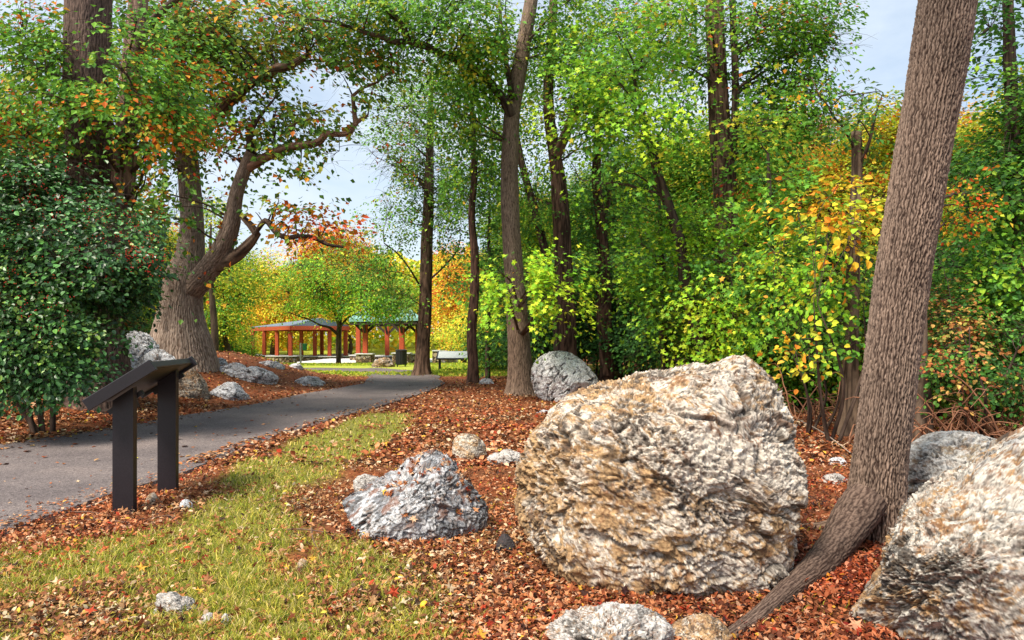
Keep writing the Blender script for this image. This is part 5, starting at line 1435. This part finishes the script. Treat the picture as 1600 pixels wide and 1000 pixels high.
LIT = [((.38, .14, .05), 4), ((.26, .078, .03), 4), ((.15, .05, .022), 3), ((.50, .24, .11), 4), ((.60, .40, .25), 2.4), ((.34, .04, .015), .7), ((.6, .38, .05), .5), ((.05, .02, .012), 2.5)]
def litter_obj(name, label, args, tpl, gk=.84):
    C, N, s_, c = litter(*args, tpl, LIT, gk)
    tag(leaves(name, C, N, s_, c, M['litter'], None, tpl, args[3]), label, 'leaf litter', kind='stuff')
litter_obj('fallen_leaves', 'curled brown and orange oak leaves strewn over the near ground', (44000, 2.2, 8.5, 501, .020, .046), T_OAK)
litter_obj('fallen_leaves', 'small brown leaf litter covering the ground around the boulders', (150000, 2.4, 14, 502, .016, .044), T_STRAP)
litter_obj('fallen_leaves', 'brown leaf litter covering the bank and the wood floor farther off', (110000, 7.5, 34, 503, .035, .08), T_FOLD, .95)
litter_obj('fallen_leaves', 'larger curled oak leaves lying on top of the litter and grass', (4500, 2.2, 8, 504, .045, .075), T_OAK, .4)

def grass():
    x, y, r_ = scatter(420000, 2.3, 14, 511)
    gn_, gf_ = grass_mask(x, y)
    cl = fbm(np.c_[x * 9, y * 9, x * 0], 2, 71)
    keep = r_.random(len(x)) < (gn_ * np.clip(.55 + cl * .9, .08, 1) + .012)
    keep &= (x > outer_x(y) + .02) | (x < inner_x(y) - 5)
    x, y = x[keep], y[keep]
    n_ = len(x)
    z = H(x, y)
    h_ = r_.uniform(.018, .055, n_) * (1 + .4 * cl[keep])
    w_ = r_.uniform(.0018, .0036, n_) * np.clip(y / 4, 1, 3)
    a_ = r_.uniform(0, 6.28, n_); la = r_.uniform(0, 6.28, n_); ln = h_ * r_.uniform(.3, 1.3, n_)
    dx, dy = np.cos(a_) * w_, np.sin(a_) * w_
    V = np.stack([np.c_[x - dx, y - dy, z], np.c_[x + dx, y + dy, z],
                  np.c_[x + dx * .7 + np.cos(la) * ln * .4, y + dy * .7 + np.sin(la) * ln * .4, z + h_ * .7], np.c_[x - dx * .7 + np.cos(la) * ln * .4, y - dy * .7 + np.sin(la) * ln * .4, z + h_ * .7],
                  np.c_[x + np.cos(la) * ln, y + np.sin(la) * ln, z + h_]], 1)
    k = np.arange(n_)[:, None] * 5
    pal = [((.26, .29, .03), 3), ((.42, .38, .05), 3), ((.14, .20, .025), 2), ((.56, .45, .12), 2.2), ((.58, .46, .22), 1.2)]
    c = pick(pal, n_, r_) * r_.uniform(.85, 1.5, n_)[:, None]
    o = mesh('grass', V.reshape(-1, 3), [k + np.array([[0, 1, 2, 3]]), k + np.array([[3, 2, 4]])], M['grass'], None, col=np.repeat(c, 5, 0))
    tag(o, 'patchy yellow green grass among fallen leaves beside the path', 'grass', kind='stuff')
grass()
def lawn():
    x, y, r_ = scatter(60000, 24, 75, 521, (330, 820))
    gn_, gf_ = grass_mask(x, y)
    keep = (r_.random(len(x)) < gf_) & ~((y > 29) & (y < 36.5) & (x < -4))
    x, y = x[keep], y[keep]; n_ = len(x)
    C = np.c_[x, y, H(x, y) + .02]
    N = r_.normal(size=(n_, 3)) * .6 + np.array([0, -.7, .5])
    pal = [((.30, .40, .03), 4), ((.45, .48, .04), 3), ((.20, .30, .03), 3), ((.55, .42, .08), .8)]
    o = leaves('lawn_grass', C, N, r_.uniform(.06, .14, n_), pick(pal, n_, r_), M['grass'], None, T_QUAD, 6)
    tag(o, 'bright mown grass round the shelters', 'grass', kind='stuff')
lawn()

# leaves caught on the craggy boulder
ro = [o for o in COL.objects if o.get('label', '').startswith('low craggy grey')][0]
rv = np.empty(len(ro.data.vertices) * 3, dtype=np.float32); ro.data.vertices.foreach_get('co', rv)
rn = np.empty(len(ro.data.vertices) * 3, dtype=np.float32); ro.data.vertices.foreach_get('normal', rn)
rv = rv.reshape(-1, 3) + np.array(ro.location); rn = rn.reshape(-1, 3)
r_ = np.random.default_rng(77)
cl_ = fbm(rv * 5, 2, 3)
cand = np.where((rn[:, 2] > .45) & (cl_ > .08) & (rv[:, 2] > .18))[0]
cand = r_.choice(cand, min(150, len(cand)), replace=False)
o = leaves('fallen_leaves', rv[cand] + rn[cand] * .012, rn[cand] + r_.normal(size=(len(cand), 3)) * .3, r_.uniform(.03, .06, len(cand)), pick(LIT, len(cand), r_), M['litter'], None, T_OAK, 9)
tag(o, 'brown leaves caught in the hollows on top of the craggy grey boulder', 'leaf litter', kind='stuff')
STICK = flat_material('stick_bark', (.14, .085, .06), .85, .2, nscale=60, var=.4)
STICKP = flat_material('weathered_stick', (.38, .30, .25), .85, .2, nscale=60, var=.3)
def stick(label, pts, rad, mat=STICK, seed=0):
    r_ = np.random.default_rng(seed)
    p_ = [GP(x, y) + [0, 0, .018 + (z if z else 0)] for x, y, z in pts]
    q = catmull(np.array(p_), .05)
    q = q + np.cumsum(r_.normal(size=q.shape), 0) * .0012
    loc = q[0].copy()
    mb = MB(); mb.tube(q - loc, np.linspace(rad, rad * .4, len(q)), 6)
    o = mb.build('stick', mat); o.location = loc
    tag(o, label, 'stick')
stick('dark stick lying in front of the near panel post, nearer of two', [(130, 819, 0), (175, 819, 0), (200, 824, .01), (228, 816, 0)], .010, seed=1)
stick('dark stick lying just behind the nearer one before the panel post', [(110, 805, 0), (140, 808, .01), (172, 812, 0)], .008, seed=2)
stick('pale forked stick between the path edge and the near panel post', [(128, 800, 0), (150, 792, .01), (171, 786, .02)], .009, STICKP, seed=3)
stick('forked twig in the grass left of the craggy grey boulder', [(442, 834, 0), (470, 838, .02), (500, 842, .02), (545, 841, 0)], .007, seed=4)
stick('short upright bent twig beside the forked one in the grass', [(487, 838, .03), (490, 853, .02), (506, 876, 0)], .006, seed=5)
stick('thin straight stick in front of the huge boulder at its left', [(776, 903, 0), (810, 906, .01), (846, 909, 0)], .006, STICK, seed=6)
stick('pale stick low at the bottom of the photo left of the white boulder top', [(804, 969, 0), (840, 978, 0), (860, 985, 0)], .007, STICKP, seed=7)
stick('long thin fallen branch on the wood floor right of the huge boulder', [(1242, 655, 0), (1290, 690, .08), (1330, 715, .03)], .012, STICKP, seed=8)
stick('slim stick leaning on the wood floor under the yellow sapling', [(1248, 632, .3), (1300, 668, .1), (1318, 680, 0)], .012, STICK, seed=9)
stick('curved twig on the bare soil between the panel posts and the grass', [(228, 817, 0), (262, 815, .02), (285, 826, 0)], .005, STICK, seed=10)

# osage-like yellow fruit in the grass
g = GP(663, 958)
V, Fq = cube_sphere(16)
V = V * .022 * (1 + .06 * noise3(V * 5, 3))[:, None]
o = mesh('fruit', V, Fq, flat_material('yellow_fruit', (.70, .46, .03), .5, .3, nscale=300, var=.2), smooth=True)
o.location = tuple(g + [0, 0, .028])
tag(o, 'round yellow fruit lying in the grass at the bottom centre', 'fruit')
# tangle of bare stems at the wood edge on the right
def bramble(label, px, d, n_, h_, seed, group=None):
    g = G(px, d)
    root = empty('bramble', tuple(g), label, 'bramble')
    r_ = np.random.default_rng(seed)
    tv, tf, off = [], [], 0
    for i in range(n_):
        p0 = g + [r_.normal() * .5, r_.normal() * .3, 0]
        a_ = r_.uniform(0, 6.28); L_ = h_ * r_.uniform(.6, 1.6)
        e = p0 + [math.cos(a_) * L_ * .9, math.sin(a_) * L_ * .6, L_ * r_.uniform(.1, .9)]
        t_ = np.linspace(0, 1, 9)[:, None]
        c_ = (p0 + e) / 2 + [0, 0, L_ * .5]
        q = p0 * (1 - t_) ** 2 + 2 * c_ * t_ * (1 - t_) + e * t_ ** 2 + np.cumsum(r_.normal(size=(9, 3)), 0) * .02
        v, f = tube_geo(q, np.linspace(.012, .004, 9) * r_.uniform(.6, 1.3), 5)
        tv.append(v); tf.append(f + off); off += len(v)
    V = np.concatenate(tv)
    mesh('stems', V, np.concatenate(tf), M['bark'], root, col=np.ones((len(V), 3)) * np.array([.30, .14, .08]), smooth=True)
for i, (px, d, n_, h_) in enumerate([(1490, 9.0, 40, .7), (1555, 8.8, 46, .8), (1270, 11.5, 34, .8), (1600, 9.5, 30, 1.2)]):
    bramble(['arching bare reddish stems above the rounded grey boulder', 'tangle of bare reddish stems at the right edge above the near boulder', 'bare stems sprouting at the wood edge right of the huge boulder', 'tall arching stems at the far right edge of the wood'][i], px, d, n_, h_, 600 + i)
